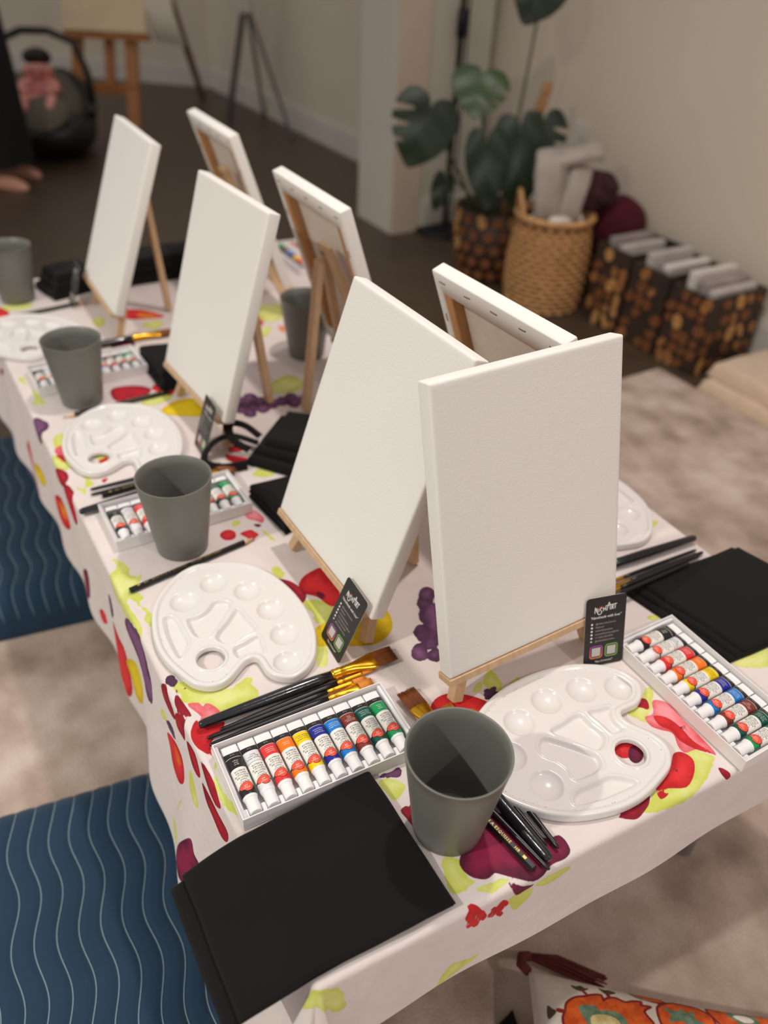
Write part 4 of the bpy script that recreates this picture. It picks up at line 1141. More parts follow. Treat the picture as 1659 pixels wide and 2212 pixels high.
def pillow_material():
    m = bpy.data.materials.new('embroidered_linen'); m.use_nodes = True; nt = m.node_tree; b = nt.nodes['Principled BSDF']; b.inputs['Roughness'].default_value = .9
    tc = nt.nodes.new('ShaderNodeTexCoord'); nz = nt.nodes.new('ShaderNodeTexNoise'); nz.inputs['Scale'].default_value = 90; nz.inputs['Detail'].default_value = 4
    nt.links.new(tc.outputs['Object'], nz.inputs['Vector'])
    base = nt.nodes.new('ShaderNodeValToRGB'); base.color_ramp.elements[0].color = lin(206, 190, 176); base.color_ramp.elements[1].color = lin(224, 212, 200); nt.links.new(nz.outputs['Fac'], base.inputs['Fac'])
    cur = base.outputs['Color']
    for k, off, c1, c2 in (('M', -.0016, lin(120, 20, 22), lin(140, 30, 28)), ('M', .0012, lin(196, 74, 18), lin(222, 98, 30)), ('T', 0, lin(84, 112, 92), lin(116, 140, 112)), ('G', 0, lin(196, 168, 106), lin(226, 206, 150)),
                           ('W', 0, lin(226, 214, 196), lin(240, 232, 220)), ('B', 0, lin(66, 58, 38), lin(92, 78, 50)), ('S', 0, lin(126, 26, 26), lin(146, 36, 32))):
        a = nt.nodes.new('ShaderNodeAttribute'); a.attribute_name = 'stitch_' + k
        ad = nt.nodes.new('ShaderNodeMath'); ad.operation = 'ADD'; ad.inputs[1].default_value = off; nt.links.new(a.outputs['Fac'], ad.inputs[0])
        mr = nt.nodes.new('ShaderNodeMapRange'); mr.inputs['From Min'].default_value = .0004; mr.inputs['From Max'].default_value = -.0004; nt.links.new(ad.outputs[0], mr.inputs['Value'])
        rp = nt.nodes.new('ShaderNodeValToRGB'); rp.color_ramp.elements[0].position = .4; rp.color_ramp.elements[1].position = .6; rp.color_ramp.elements[0].color = c1; rp.color_ramp.elements[1].color = c2; nt.links.new(nz.outputs['Fac'], rp.inputs['Fac'])
        mx = nt.nodes.new('ShaderNodeMix'); mx.data_type = 'RGBA'; nt.links.new(mr.outputs[0], mx.inputs['Factor']); nt.links.new(cur, mx.inputs['A']); nt.links.new(rp.outputs['Color'], mx.inputs['B']); cur = mx.outputs['Result']
    nt.links.new(cur, b.inputs['Base Color'])
    bp = nt.nodes.new('ShaderNodeBump'); bp.inputs['Strength'].default_value = .5; bp.inputs['Distance'].default_value = .001; n2 = nt.nodes.new('ShaderNodeTexNoise'); n2.inputs['Scale'].default_value = 500; nt.links.new(tc.outputs['Object'], n2.inputs['Vector']); nt.links.new(n2.outputs['Fac'], bp.inputs['Height']); nt.links.new(bp.outputs['Normal'], b.inputs['Normal'])
    return m
def embroidered_pillow():
    a = math.radians(-6.4); PM = at(.203, .431, 0.012, a)
    o = thing('embroidered_pillow', 'white pillow embroidered with orange flowers on the rug, with a maroon tassel', 'pillow', PM)
    S_, n = .42, 200; g = np.linspace(0, 1, n)
    A, B = np.meshgrid(g, g); A, B = A.ravel(), B.ravel()
    ear = lambda t: np.abs(2 * t - 1) ** 2
    px = (A - .5) * S_ * (1 - .07 * (1 - ear(B))); py = (B - .5) * S_ * (1 - .07 * (1 - ear(A)))
    X = px + S_ / 2; Y = py - S_ / 2
    d = np.minimum(np.minimum(A, 1 - A), np.minimum(B, 1 - B)) * 2
    prod = np.clip((1 - (2 * A - 1) ** 2) * (1 - (2 * B - 1) ** 2), 0, 1)
    hh = .075 * prod ** .34 + .002 * noise2(X, Y, 5, 30) * d
    attrs = {'stitch_' + k: np.full(X.shape, .05) for k in 'MTGWBS'}
    for k, _, flat in PILLOW:
        if len(flat) < 6: continue
        p = smooth_poly(np.array(flat, float).reshape(-1, 2) / 1000, 3)
        q = attrs['stitch_' + k]; np.minimum(q, sdf(p, X, Y), out=q)
    part('cover', gridmesh('cover', np.stack([X, Y, .058 + hh], 1), n, n, pillow_material(), attrs), None, o)
    m_lin = mat('plain_linen', lin(212, 198, 184), rough=.9, noise=.03, nscale=80)
    n2 = 40; g2 = np.linspace(0, 1, n2); A2, B2 = [q.ravel() for q in np.meshgrid(g2, g2)]
    X2 = (A2 - .5) * S_ * (1 - .07 * (1 - ear(B2))) + S_ / 2; Y2 = (B2 - .5) * S_ * (1 - .07 * (1 - ear(A2))) - S_ / 2
    p2 = np.clip((1 - (2 * A2 - 1) ** 2) * (1 - (2 * B2 - 1) ** 2), 0, 1)
    part('underside', gridmesh('underside', np.stack([X2, Y2, .058 - .058 * p2 ** .42], 1), n2, n2, m_lin), None, o)
    mt = mat('maroon_tassel', lin(92, 30, 28), rough=.9, noise=.2, nscale=200)
    tas = part('tassel', tube([(.0, .0, .058), (-.008, .010, .052), (-.006, .022, .044), (.004, .026, .040)], .006, 8), mt, o, smooth=True)
    for k in range(26):
        y = random.uniform(-.008, .008); z = random.uniform(-.006, .006); L = random.uniform(.085, .105)
        part('thread', tube([(.002, .026 + y * .3, .040 + z * .3), (.04, .028 + y, .030 + z), (L, .020 + y * 1.2, .012 + abs(z))], .0011, 4), mt, tas, smooth=True)
embroidered_pillow()
o = thing('black_tag', 'small black cloth corner on the rug beside the embroidered pillow', 'cloth', None)
part('cloth_layer', pad([(.190, .410, 0), (.196, .385, 0), (.178, .335, 0), (.164, .385, 0)], .0125, .012, n=16, seed=3), m_bag, o, smooth=True)

m_blanket = mat('beige_fleece', lin(206, 182, 156), rough=.95, noise=.05, nscale=20, sheen=.3, bump=.5, bscale=300)
o = thing('folded_blanket', 'folded beige blanket on the floor between the rug and the wall', 'blanket', None)
bl = np.array([(.88, 2.075, 0), (1.18, 1.605, 0), (1.385, 1.735, 0), (1.085, 2.205, 0)])
part('fold', pad(bl, .0, .05, n=30, seed=2, rad=.026, amp=.004), m_blanket, o, smooth=True)
part('fold', pad(shift(bl, .012, .012, .97), .047, .05, n=30, seed=4, rad=.026, amp=.004), m_blanket, o, smooth=True)

# ================================================================== corner with plant and baskets
m_darkrat = mat('dark_rattan', lin(52, 36, 26), rough=.6, noise=.3, nscale=40, bump=.5, bscale=90)
m_slice = mat('pale_wood_chip', lin(188, 138, 80), rough=.6, noise=.25, nscale=30)
m_slice2 = mat('brown_wood_chip', lin(120, 72, 36), rough=.6, noise=.3, nscale=30)
def oval(w, h, t=.006):
    return prism([(w * math.cos(2 * math.pi * k / 14), h * math.sin(2 * math.pi * k / 14)) for k in range(14)], 0, t)
m_slice3 = mat('tan_wood_chip', lin(156, 104, 56), rough=.6, noise=.3, nscale=30)
me_ov = [mesh('woven_chip', oval(.016, .023), m_slice), mesh('woven_chip', oval(.019, .016), m_slice2), mesh('woven_chip', oval(.017, .019), m_slice3)]
def chips_on_face(parent, origin, ex, ez, w, h, nrm, cols, rows):
    for r in range(rows):
        for c in range(cols):
            x = (c + .5 + .12 * random.uniform(-1, 1)) / cols * w; z = (r + .5 + .1 * random.uniform(-1, 1)) / rows * h
            p = Vector(origin) + Vector(ex) * x + Vector(ez) * z
            M = Matrix((Vector(ex), Vector(ez), Vector(nrm))).transposed().to_4x4(); M.translation = p - Vector(nrm) * .001
            pr = .5 if r == rows - 1 else .16
            if random.random() < .22: continue
            part('woven_chip', me_ov[0 if random.random() < pr else random.choice((1, 1, 2))], None, parent, M=M @ Matrix.Rotation(random.uniform(-.6, .6), 4, 'Z') @ Matrix.Diagonal((random.uniform(.6, 1.1), random.uniform(.7, 1.2), 1, 1)))
def magazine_basket(c, w, dpt, h, label):
    # c: corner nearest the camera; w along -WD, dpt towards the wall
    o = thing('magazine_basket', label, 'basket', None, 'dark woven baskets along the wall')
    a = Vector(c); ex = -WD * w; ey = -WN * dpt
    P = [a, a + ex, a + ex + ey, a + ey]; t = .012
    inn = [a + ex.normalized() * t + ey.normalized() * t, a + ex - ex.normalized() * t + ey.normalized() * t, a + ex - ex.normalized() * t + ey - ey.normalized() * t, a + ex.normalized() * t + ey - ey.normalized() * t]
    V = [(p.x, p.y, .002) for p in P] + [(p.x, p.y, h) for p in P] + [(p.x, p.y, h) for p in inn] + [(p.x, p.y, .02) for p in inn]
    F = [(0, 1, 2, 3)] + [(k, 4 + k, 4 + (k + 1) % 4, (k + 1) % 4) for k in range(4)] + [(4 + k, 8 + k, 8 + (k + 1) % 4, 4 + (k + 1) % 4) for k in range(4)] + [(8 + k, 12 + k, 12 + (k + 1) % 4, 8 + (k + 1) % 4) for k in range(4)] + [(15, 14, 13, 12)]
    part('body', (V, F), m_darkrat, o)
    chips_on_face(o, a, -WD, (0, 0, 1), w, h, WN, 4, 6)
    chips_on_face(o, a + WD * 0.0, -WN, (0, 0, 1), dpt, h, WD, 5, 5) if 'blanket' in label else None
    return o, a, ex, ey
m_paper = [mat('magazine_cover_a', lin(188, 180, 176), rough=.5, noise=.1, nscale=12), mat('magazine_cover_b', lin(150, 140, 136), rough=.5, noise=.2, nscale=14), mat('magazine_cover_c', lin(214, 206, 198), rough=.5, noise=.06, nscale=10)]
base_c = Vector((.89, 2.165, 0)); wdl = ['nearest the folded blanket', 'between the other two', 'next to the wicker basket']
for i in range(3):
    c = base_c - WD * .162 * i
    o, a, ex, ey = magazine_basket(c, .150, .24, .235 + .01 * i, 'dark woven magazine basket %s' % wdl[i])
    for k in range(3):
        p = a + ex * (.22 + .24 * k) + ey * .12; M = Matrix((ey.normalized(), Vector((0, 0, 1)), -ex.normalized())).transposed().to_4x4(); M.translation = (p.x, p.y, .025)
        thing('magazine', '%s magazine standing in the dark basket %s' % (['first pale', 'middle grey', 'last whitish'][k], wdl[i]), 'magazine', M @ Matrix.Rotation(random.uniform(-.1, .1), 4, 'X'), 'magazines in the dark baskets', data=mesh('magazine', box(0, .18, 0, .222 + .014 * k, -.014, .014, .002, 1), m_paper[(k + i) % 3]))

# wicker basket made of waved strands
m_wick = mat('honey_wicker', lin(198, 148, 96), rough=.55, noise=.25, nscale=50)
def wicker(cx, cy, label):
    o = thing('wicker_basket', label, 'basket', at(cx, cy, 0))
    n, st = 96, 20; H_ = .300; rows = 18
    part('liner', lathe([(.001, .006), (.112, .006), (.128, .10), (.118, H_ - .02), (.113, H_ - .02), (.122, .10), (.105, .012), (.001, .012)], 40), mat('wicker_inner', lin(104, 70, 40), rough=.8), o, smooth=True)
    for r in range(rows):
        z = .008 + (H_ - .016) * r / (rows - 1); f = z / H_
        R = .118 + .018 * math.sin(math.pi * min(1, f * .9 + .1)) - .006 * f
        rings = []
        for k in range(n):
            th = 2 * math.pi * k / n; rr = R + .0045 * math.sin(th * st + (math.pi if r % 2 else 0))
            rings.append([((rr + .0045 * math.cos(q)) * math.cos(th), (rr + .0045 * math.cos(q)) * math.sin(th), z + .0084 * math.sin(q)) for q in (0, 1.57, 3.14, 4.71)])
        V = [p for q in rings for p in q]; F = [(4 * k + q, 4 * ((k + 1) % n) + q, 4 * ((k + 1) % n) + (q + 1) % 4, 4 * k + (q + 1) % 4) for k in range(n) for q in range(4)]
        part('strand', (V, F), m_wick, o, smooth=True)
    rim = [((.124) * math.cos(2 * math.pi * k / 60), .124 * math.sin(2 * math.pi * k / 60), H_) for k in range(61)]
    part('rim', tube(rim, .010, 8, cap=False), m_wick, o, smooth=True)
    hd = [(.125 * math.cos(a) , .125 * math.sin(a), H_ + .07 * math.sin((a - 2.75) / .9 * math.pi)) for a in np.linspace(2.75, 3.65, 14)]
    part('handle', tube(hd, .008, 8), m_wick, o, smooth=True)
WX, WY = .505, 2.68
wicker(WX, WY, 'honey coloured wicker basket filled with blankets by the wall')
m_thr = mat('pale_grey_throw', lin(168, 156, 147), rough=.95, noise=.12, nscale=20, sheen=.2)
o = thing('rolled_throw', 'pale grey throw standing folded in the wicker basket', 'blanket', None)
def ribbon(path, w, th, m, name, parent, axis):
    ax = Vector(axis).normalized(); P = [Vector(p) for p in path]; rings = []
    for i, p in enumerate(P):
        d = (P[min(i + 1, len(P) - 1)] - P[max(i - 1, 0)]).normalized(); nn = d.cross(ax).normalized()
        rings.append([p + ax * (w / 2 * math.copysign(abs(math.cos(t)) ** .5, math.cos(t))) + nn * (th / 2 * math.copysign(abs(math.sin(t)) ** .7, math.sin(t))) for t in [2 * math.pi * k / 14 for k in range(14)]])
    return part(name, loft(rings), m, parent, smooth=True)
ribbon([(WX - .03, WY - .055, .26), (WX - .045, WY - .06, .36), (WX - .055, WY - .055, .44), (WX - .05, WY - .03, .470), (WX - .045, WY + .03, .478), (WX - .04, WY + .05, .40)], .085, .036, m_thr, 'fold', o, (1, .2, .12))
ribbon([(WX - .06, WY + .0, .462), (WX - .02, WY, .470), (WX + .03, WY + .01, .476), (WX + .09, WY + .02, .492), (WX + .125, WY + .03, .488)], .10, .034, m_thr, 'fold', o, (.1, .97, .1))
ribbon([(WX + .03, WY - .045, .25), (WX + .035, WY - .045, .34), (WX + .05, WY - .035, .415), (WX + .06, WY + .0, .44), (WX + .06, WY + .05, .42)], .075, .03, m_thr, 'fold', o, (1, .2, -.2))
o = thing('white_cloth', 'white cloth lying in the mouth of the wicker basket', 'cloth', None)
part('fold', pad([(WX - .10, WY - .04, 0), (WX + .0, WY - .10, 0), (WX + .098, WY - .02, 0), (WX + .04, WY + .02, .0)], .262, .05, n=20, seed=8, rad=.02, amp=.005), mat('white_terry', lin(222, 214, 204), rough=.95), o, smooth=True)
m_fur = mat('dark_brown_plush', lin(56, 28, 26), rough=1, noise=.3, nscale=60, bump=.8, bscale=150)
def blob(r, sx, sy, sz, seed, amp=.08, n=28):
    V, F = [], []
    for i in range(n + 1):
        for k in range(2 * n):
            th = math.pi * i / n; ph = math.pi * k / n
            d = Vector((math.sin(th) * math.cos(ph), math.sin(th) * math.sin(ph), math.cos(th)))
            q = 1 + amp * (math.sin(4.1 * d.x + seed) * math.sin(3.7 * d.y + 2 * seed) + .5 * math.sin(7 * d.z + seed + 5 * d.x))
            V.append((r * sx * d.x * q, r * sy * d.y * q, r * sz * d.z * q))
    for i in range(n):
        for k in range(2 * n):
            F.append((i * 2 * n + k, (i + 1) * 2 * n + k, (i + 1) * 2 * n + (k + 1) % (2 * n), i * 2 * n + (k + 1) % (2 * n)))
    return V, F
thing('plush_roll', 'dark brown plush throw bulging out of the wicker basket', 'blanket', at(WX + .115, WY + .03, .375), data=mesh('plush_roll', blob(.068, 1.15, .9, .9, 2, .12), m_fur, smooth=True))
m_mar = mat('maroon_knit', lin(72, 10, 24), rough=1, noise=.25, nscale=50, bump=.9, bscale=120)
thing('maroon_cushion', 'round maroon knitted cushion behind the wicker basket', 'cushion', at(.735, 2.785, .236), data=mesh('maroon_cushion', blob(.105, 1.0, .85, 1.0, 5, .04), m_mar, smooth=True))
o = thing('storage_box', 'dark low box behind the wicker basket under the maroon cushion', 'box', None)
sb = Vector((.735, 2.785, 0)); ring_ = [sb + WD * a_ * .085 + WN * b_ * .075 for a_, b_ in ((-1, -1), (1, -1), (1, 1), (-1, 1))]
part('body', prism([(p.x, p.y) for p in ring_], .001, .125), m_darkrat, o); part('lid', prism([(sb.x + (p.x - sb.x) * 1.04, sb.y + (p.y - sb.y) * 1.04) for p in ring_], .125, .139), m_darkrat, o)

# plant in a dark woven pot
PX, PY = .335, 2.93
o = thing('monstera_plant', 'monstera plant with split dark green leaves in a dark woven pot', 'plant', at(PX, PY, 0))
part('pot', lathe([(.001, .003), (.105, .003), (.132, .10), (.138, .245), (.126, .245), (.120, .20), (.001, .19)], 36), m_darkrat, o, smooth=True)
part('soil', lathe([(.001, .192), (.118, .20), (.118, .203), (.001, .206)], 24), mat('potting_soil', lin(40, 30, 22), rough=1), o)
for r in range(5):
    for k in range(16):
        a = 2 * math.pi * (k + .5 * (r % 2)) / 16; z = .03 + .048 * r; R = np.interp(z, [0, .1, .245], [.106, .133, .139])
        M = Matrix((Vector((-math.sin(a), math.cos(a), 0)), Vector((0, 0, 1)), Vector((math.cos(a), math.sin(a), 0)))).transposed().to_4x4(); M.translation = (R * math.cos(a) - .001 * math.cos(a), R * math.sin(a) - .001 * math.sin(a), z)
        part('woven_chip', me_ov[0 if (r == 4 and random.random() < .6) or random.random() < .12 else 1], None, o, M=M @ Matrix.Rotation(random.uniform(-.5, .5), 4, 'Z'))
m_leaf = mat('monstera_green', lin(26, 43, 22), rough=.45, noise=.25, nscale=8); m_leaf2 = mat('young_leaf_green', lin(52, 74, 40), rough=.4, noise=.25, nscale=8)
m_stem = mat('petiole_green', lin(88, 96, 66), rough=.5)
def leaf_outline(slots):
    half = [(.0, .0), (.06, .12), (.22, .20), (.40, .17), (.52, .0), (.56, -.2), (.52, -.42), (.40, -.66), (.22, -.86), (.0, -1.02)]
    h = smooth_poly(half + [(-x, y) for x, y in half[-2:0:-1]], 5)
    h = [tuple(p) for p in h]
    return h
def leaf(parent, base, tip, side, width, m, slots=(), curl=.12):
    b, t, s = Vector(base), Vector(tip), Vector(side); ax = (b - t); L = ax.length / 1.02; ey = ax.normalized(); ex = (s - ey * s.dot(ey)).normalized(); ez = ex.cross(ey)
    out = np.array(leaf_outline(slots)); xs = np.linspace(-.6, .6, 61); ys = np.linspace(-1.05, .24, 66)
    X, Y = np.meshgrid(xs, ys); nx, ny = len(xs), len(ys); X, Y = X.ravel(), Y.ravel()
    def D(x, y):
        d = sdf(out, x, y)
        for sy_, side_, wd in slots:      # slots run from the margin towards the midrib
            yy = sy_ - .28 * (np.abs(x) - .15)
            q = np.maximum(np.abs(y - yy) - wd * np.clip((np.abs(x) - .12) / .35, .25, 1), .16 - x * side_)
            d = np.maximum(d, -q)
        return d
    d = D(X, Y); h_ = xs[1] - xs[0]; near = np.abs(d) < .75 * h_
    for _ in range(2):
        xi, yi = X[near], Y[near]; e = 1e-4; d0 = D(xi, yi); gx = (D(xi + e, yi) - d0) / e; gy = (D(xi, yi + e) - d0) / e; g2 = np.maximum(gx ** 2 + gy ** 2, .3)
        X[near] -= d0 * gx / g2; Y[near] -= d0 * gy / g2
    d = D(X, Y); d[near] = np.minimum(d[near], 0)
    F = gridfaces(nx, ny); F = F[(d[F] <= 1e-5).all(1)]; used = np.unique(F); rm = -np.ones(len(X), int); rm[used] = np.arange(len(used)); F = rm[F]
    Xu, Yu = X[used], Y[used]; Z = -curl * (Yu + .3) ** 2 - .25 * Xu ** 2 + .05 * np.abs(Xu) + .02 * np.sin(9 * Yu + 6 * np.abs(Xu))
    P = [tuple(b + ex * (x * L * width) + ey * (y * L) + ez * (z * L)) for x, y, z in zip(Xu, Yu, Z)]
    ob = part('leaf', (P, [tuple(q) for q in F]), m, parent, smooth=True)
    md = ob.modifiers.new('thickness', 'SOLIDIFY'); md.thickness = .0012
    return ob
R_ = lambda p: (p[0] - PX, p[1] - PY, p[2])
LV = [((.075, 2.75, .585), (.016, 2.70, .413), (1, .1, -.25), 1.05, m_leaf, ((-.10, -1, .055), (-.36, -1, .06), (-.62, -1, .05))),
      ((.235, 2.86, .665), (.215, 2.78, .555), (1, .1, .1), 1.25, m_leaf2, ((-.2, 1, .05), (-.5, 1, .05))),
      ((.405, 2.95, .945), (.352, 2.90, .803), (1, .1, -.3), 1.1, m_leaf, ()),
      ((.262, 2.75, .492), (.283, 2.70, .290), (1, 0, .1), .62, m_leaf, ()),
      ((.372, 2.80, .520), (.388, 2.74, .275), (1, .1, .1), .66, m_leaf, ()),
      ((.452, 2.86, .545), (.470, 2.80, .395), (1, .2, .2), .9, m_leaf, ((-.15, 1, .06), (-.42, 1, .06))),
      ((.143, 2.87, .341), (.115, 2.85, .235), (1, 0, -.3), .6, m_leaf, ())]
for b, t, s, w, m, sl in LV:
    leaf(o, R_(b), R_(t), s, w, m, sl)
    b = Vector(R_(b)); foot = Vector((b.x * .25, b.y * .25, .20)); mid = (b + foot) / 2 + Vector((b.x * .12, .03, .05))
    part('petiole', tube([foot, foot.lerp(mid, .5) + Vector((0, 0, .02)), mid, mid.lerp(b, .6) + Vector((0, 0, .015)), b], [.006, .0055, .005, .0045, .004], 8), m_stem, o, smooth=True)
part('support_stake', bar((.02, -.02, .19), (.128, .02, .640), .026, .026), mat('moss_pole_wood', lin(172, 126, 84), rough=.7, noise=.2, nscale=40), o)
# outlet on the wall
op = wallpt(.60, .006); M = Matrix((WD, Vector((0, 0, 1)), WN)).transposed().to_4x4(); M.translation = (wallpt(.985, .0).x, wallpt(.985, .0).y, .44)
o = thing('wall_outlet', 'white outlet plate on the beige wall behind the plant', 'outlet', M)
part('plate', box(-.036, .036, -.057, .057, 0, .006, .002, 1), m_trim, o)
for dz in (-.022, .022): part('socket', box(-.014, .014, dz - .014, dz + .014, .006, .0075, .002, 1), m_trim, o)

# black floor lamp pole
m_lampk = mat('black_metal', lin(34, 34, 36), rough=.45, metal=.5)
o = thing('floor_lamp', 'slim black floor lamp pole with round base next to the pilaster', 'lamp', at(.185, 3.40, 0))
part('base', lathe([(.001, .0), (.125, .0), (.128, .006), (.12, .016), (.02, .022), (.012, .03), (.001, .03)], 36), m_lampk, o, smooth=True)
part('pole', tube([(0, 0, .02), (0, 0, 1.55)], .011, 12), m_lampk, o, smooth=True)
part('switch', lathe([(.011, .70), (.019, .705), (.019, .79), (.011, .80)], 16), m_lampk, o, smooth=True)
part('cord', tube([(.02, -.015, .0), (.024, -.02, .3), (.022, -.012, .74), (.02, -.01, 1.1)], .004, 6), m_lampk, o)
part('shade', lathe([(.09, 1.52), (.16, 1.50), (.11, 1.76), (.105, 1.76), (.155, 1.50)], 32, False, False), mat('lamp_shade_linen', lin(220, 208, 190), rough=.9), o, smooth=True)

# studio easel with cloth-covered canvas
m_oak = mat('studio_easel_oak', lin(168, 108, 58), rough=.5, noise=.15, nscale=12, stretch=(6, 6, 1))
o = thing('studio_easel', 'tall wooden studio easel in the far room holding a cream canvas', 'easel', None)
part('leg', bar((-1.462, 4.62, .0), (-1.47, 5.15, 1.55), .062, .03, up=(0, 1, 0)), m_oak, o)
part('leg', bar((-1.795, 4.66, .0), (-1.66, 5.15, 1.55), .055, .03, up=(0, 1, 0)), m_oak, o)
part('mast', bar((-1.60, 4.76, .245), (-1.565, 5.14, 1.6), .048, .028, up=(0, 1, 0)), m_oak, o)
part('cross_bar', bar((-1.79, 4.70, .235), (-1.43, 4.70, .235), .03, .05, up=(0, 0, 1)), m_oak, o)
part('tray_bar', bar((-1.80, 4.755, .475), (-1.36, 4.755, .475), .05, .03, up=(0, 0, 1)), m_oak, o)
part('back_leg', bar((-1.565, 5.14, 1.45), (-1.36, 5.86, .0), .04, .03, up=(1, 0, 0)), mat('dark_oak', lin(104, 62, 38), rough=.5), o)
o = thing('cream_canvas', 'cream canvas on the tall studio easel in the far room', 'canvas', None)
part('board', xf(box(-.235, .2, 0, .60, -.012, .012, .002, 1), Matrix.Translation((-1.57, 4.745, .4915)) @ Matrix.Rotation(math.radians(72), 4, 'X')), mat('cream_primer', lin(216, 196, 160), rough=.85, noise=.05, nscale=8), o)
o = thing('draped_sheet', 'pale sheet hanging from the right side of the studio easel', 'cloth', None)
ribbon([(-1.36, 4.90, 1.05), (-1.33, 4.82, .8), (-1.30, 4.77, .60), (-1.25, 4.75, .455)], .16, .02, mat('pale_sheet', lin(214, 204, 186), rough=.95), 'fold', o, (1, -.15, -.1))

# light stand
o = thing('light_stand', 'grey tripod light stand against the hall wall', 'stand', at(-.99, 5.20, 0))
m_gm = mat('gunmetal', lin(84, 84, 80), rough=.4, metal=.4)
part('leg', tube([(-.075, 0, .004), (.062, .02, .66)], .018, 10), m_gm, o); part('leg', tube([(.36, -.38, .004), (.07, .02, .60)], .010, 8), m_gm, o); part('leg', tube([(.10, .24, .004), (.065, .03, .60)], .010, 8), m_gm, o)
part('collar', lathe([(.025, .56), (.042, .57), (.042, .68), (.025, .69)], 16), m_trim, o, M=at(.062, .02, 0))
part('pole', tube([(.062, .02, .60), (.075, .02, 1.7)], .013, 10), m_gm, o)
part('lamp_head', lathe([(.02, 1.66), (.09, 1.70), (.09, 1.84), (.02, 1.86)], 20), m_gm, o, M=at(.07, .02, 0))

# baby car seat with a baby
m_shell = mat('black_shell_plastic', lin(20, 20, 22), rough=.5); m_pad = mat('olive_grey_padding', lin(98, 92, 78), rough=.95, noise=.08, nscale=20)
o = thing('baby_car_seat', 'black baby car seat with raised handle on the dark floor', 'car seat', at(-1.775, 4.28, 0, rz=.25))
rings = []
for s, hw, zb, zt in ((-.30, .10, .11, .16), (-.26, .17, .06, .20), (-.15, .205, .015, .22), (0, .215, .004, .22), (.12, .215, .012, .25), (.24, .19, .05, .31), (.30, .13, .12, .33)):
    rg = []
    for k in range(20):
        a = 2 * math.pi * k / 20; c_, s_ = math.cos(a), math.sin(a)
        rg.append((hw * math.copysign(abs(c_) ** .6, c_), s + (.10 * (s_ > 0) * s_ if s > .1 else 0), (zb + zt) / 2 + (zt - zb) / 2 * math.copysign(abs(s_) ** .7, s_)))
    rings.append(rg)
part('shell', loft(rings), m_shell, o, smooth=True)
part('padding', xf(blob(.17, .98, 1.45, .62, 3, .03), at(0, -.02, .205, rx=.50)), m_pad, o, smooth=True)
part('carry_handle', tube([(-.22, 0, .20), (-.215, .02, .36), (-.17, .03, .49), (-.06, .035, .535), (.06, .035, .535), (.17, .03, .49), (.215, .02, .36), (.22, 0, .20)], .017, 10), m_shell, o, smooth=True)
for sx in (-1, 1): part('handle_joint', xf(lathe([(.001, -.015), (.035, -.015), (.035, .015), (.001, .015)], 20), at(sx * .215, 0, .20, ry=math.pi / 2)), m_shell, o)

def skin_body(name, joints, edges, m, parent, sub=2):
    me = bpy.data.meshes.new(name); me.from_pydata([j[:3] for j in joints], edges, []); me.materials.append(m)
    ob = bpy.data.objects.new(name, me); COL.objects.link(ob)
    if parent is not None: ob.parent = parent
    ob.modifiers.new('skin', 'SKIN'); s = ob.modifiers.new('sub', 'SUBSURF'); s.levels = sub; s.render_levels = sub
    lay = me.skin_vertices[0].data if len(me.skin_vertices) else None
    if lay is None:
        bm = bmesh.new(); bm.from_mesh(me); bm.verts.layers.skin.verify(); bm.to_mesh(me); bm.free(); lay = me.skin_vertices[0].data
    for i, j in enumerate(joints):
        lay[i].radius = (j[3], j[4] if len(j) > 4 else j[3]); lay[i].use_root = (i == 0)
    return ob
m_skin = mat('warm_skin', lin(206, 150, 128), rough=.5); m_baby = mat('baby_skin', lin(222, 150, 140), rough=.5); m_romper = mat('red_white_romper', lin(206, 150, 146), rough=.9, col2=lin(168, 60, 60), nscale=26)
m_hair = mat('dark_hair', lin(34, 26, 22), rough=.6)
b = thing('person', 'baby in a light romper lying in the black car seat', 'person', at(-1.762, 4.20, .255, rz=.25))
bj = [(0, -.02, .0, .055, .05), (0, .035, .045, .06, .052), (0, .062, .075, .045), (0, .075, .110, .088, .084), (0, .085, .150, .074, .074),
      (.065, .04, .07, .026), (.085, -.03, .055, .022), (.045, -.08, .05, .018), (-.065, .04, .07, .026), (-.085, -.03, .055, .022), (-.045, -.08, .05, .018),
      (.045, -.06, .0, .035), (.07, -.14, .03, .028), (.05, -.20, -.01, .02), (-.045, -.06, .0, .035), (-.07, -.14, .03, .028), (-.05, -.20, -.01, .02)]
skin_body('body', bj, [(0, 1), (1, 2), (2, 3), (3, 4), (1, 5), (5, 6), (6, 7), (1, 8), (8, 9), (9, 10), (0, 11), (11, 12), (12, 13), (0, 14), (14, 15), (15, 16)], m_baby, b)
part('romper', xf(blob(.085, .95, 1.15, .75, 4, .03, 16), at(0, .01, .02, rx=.6)), m_romper, b, smooth=True)
part('hair', xf(blob(.066, 1.0, 1.0, .60, 3, .03, 14), at(0, .105, .172, rx=-.3)), m_hair, b, smooth=True)
for sx in (-1, 1): part('eye', xf(blob(.006, 1, 1, 1, 1, 0, 8), at(sx * .024, .012, .128)), m_lampk, b)
part('nose', xf(blob(.008, 1, 1, .9, 1, 0, 8), at(0, .003, .110)), m_baby, b); part('mouth', xf(blob(.012, 1, .4, .35, 1, 0, 8), at(0, .012, .088)), mat('lip', lin(176, 84, 84), rough=.5), b)

o = thing('baby_blanket', 'olive grey blanket over the legs of the baby in the car seat', 'blanket', at(-1.735, 4.05, .215, rz=.25))
part('fold', xf(blob(.15, 1.05, .75, .38, 6, .06, 18), at(0, 0, 0, rx=.5, ry=-.25)), m_pad, o, smooth=True)

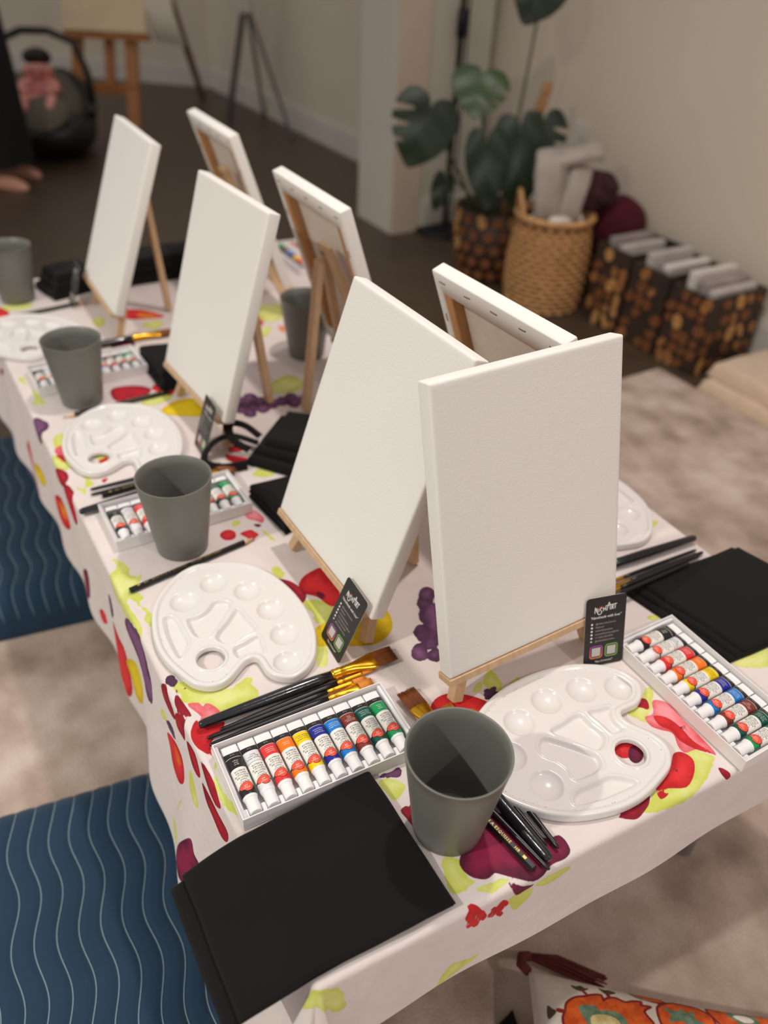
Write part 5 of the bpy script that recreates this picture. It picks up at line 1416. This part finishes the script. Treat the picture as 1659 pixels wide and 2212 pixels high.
# person in black standing at the left
p = thing('person', 'person in a long black dress standing barefoot at the left edge', 'person', at(-1.885, 3.72, 0))
J = [(0, 0, .92, .12, .10), (0, 0, 1.08, .105, .085), (0, 0, 1.24, .125, .095), (0, 0, 1.38, .10, .07), (.01, 0, 1.46, .05), (.02, 0, 1.53, .06, .065), (.025, 0, 1.62, .075, .085), (.02, 0, 1.69, .055, .06),
     (0, .09, .86, .08), (.01, .10, .48, .055), (0, .10, .09, .034), (.03, .10, .04, .034, .028), (.12, .10, .025, .036, .02), (.185, .105, .016, .030, .014),
     (0, -.09, .86, .08), (.03, -.09, .48, .055), (.02, -.09, .09, .034), (.05, -.09, .04, .034, .028), (.14, -.09, .025, .036, .02), (.205, -.095, .016, .030, .014),
     (0, .17, 1.34, .045), (.02, .22, 1.08, .036), (.12, .20, .88, .028), (.17, .19, .83, .032, .018), (0, -.17, 1.34, .045), (.02, -.22, 1.08, .036), (.12, -.20, .88, .028), (.17, -.19, .83, .032, .018)]
ED = [(0, 1), (1, 2), (2, 3), (3, 4), (4, 5), (5, 6), (6, 7), (0, 8), (8, 9), (9, 10), (10, 11), (11, 12), (12, 13), (0, 14), (14, 15), (15, 16), (16, 17), (17, 18), (18, 19), (3, 20), (20, 21), (21, 22), (22, 23), (3, 24), (24, 25), (25, 26), (26, 27)]
for hb in (23, 27):                                     # five fingers per hand
    hx, hy, hz = J[hb][:3]; sg = 1 if hy > 0 else -1
    for k, (dy, L) in enumerate(((.022, .055), (.008, .068), (-.006, .072), (-.020, .064))):
        a = len(J); J.append((hx + .035, hy + dy, hz - .02, .009)); J.append((hx + .035 + L * .6, hy + dy, hz - .045, .0085)); J.append((hx + .03 + L * .8, hy + dy, hz - .045 - L * .35, .007)); ED += [(hb, a), (a, a + 1), (a + 1, a + 2)]
    a = len(J); J.append((hx + .01, hy - sg * .038, hz - .012, .010)); J.append((hx + .04, hy - sg * .050, hz - .03, .008)); ED += [(hb, a), (a, a + 1)]
for ft in (13, 19):
    fx, fy, fz = J[ft][:3]
    for k, (dy, L, r) in enumerate(((-.022, .030, .011), (-.008, .028, .008), (.004, .025, .0075), (.015, .021, .007), (.025, .016, .0065))):
        a = len(J); J.append((fx + L, fy + dy, .010, r)); ED.append((ft, a))
skin_body('body', J, ED, m_skin, p, 2)
rings = []
for z, rx, ry in ((.095, .215, .215), (.25, .215, .215), (.5, .21, .21), (.75, .195, .21), (.95, .165, .19), (1.08, .135, .15), (1.22, .15, .17), (1.36, .13, .19), (1.41, .075, .10)):
    rings.append([(rx * math.cos(t) * (1 + .05 * math.sin(7 * t) * max(0, 1 - z)), ry * math.sin(t) * (1 + .05 * math.sin(7 * t) * max(0, 1 - z)), z) for t in [2 * math.pi * k / 48 for k in range(48)]])
part('dress', loft(rings, cap=False), mat('black_jersey', lin(12, 12, 14), rough=.9), p, smooth=True)
part('hair', xf(blob(.105, .95, .95, 1.15, 2, .03, 18), at(-.025, 0, 1.655)), m_hair, p, smooth=True)
for sy in (-1, 1):
    part('eye', xf(blob(.010, .6, 1, .7, 1, 0, 8), at(.098, sy * .030, 1.635)), m_lampk, p); part('ear', xf(blob(.026, .5, .35, 1, 1, .05, 8), at(.02, sy * .085, 1.62)), m_skin, p)
part('nose', xf(blob(.016, 1.0, .7, 1.2, 1, 0, 8), at(.108, 0, 1.605)), m_skin, p); part('mouth', xf(blob(.022, .4, 1, .35, 1, 0, 8), at(.098, 0, 1.57)), mat('lip', lin(176, 84, 84), rough=.5), p)
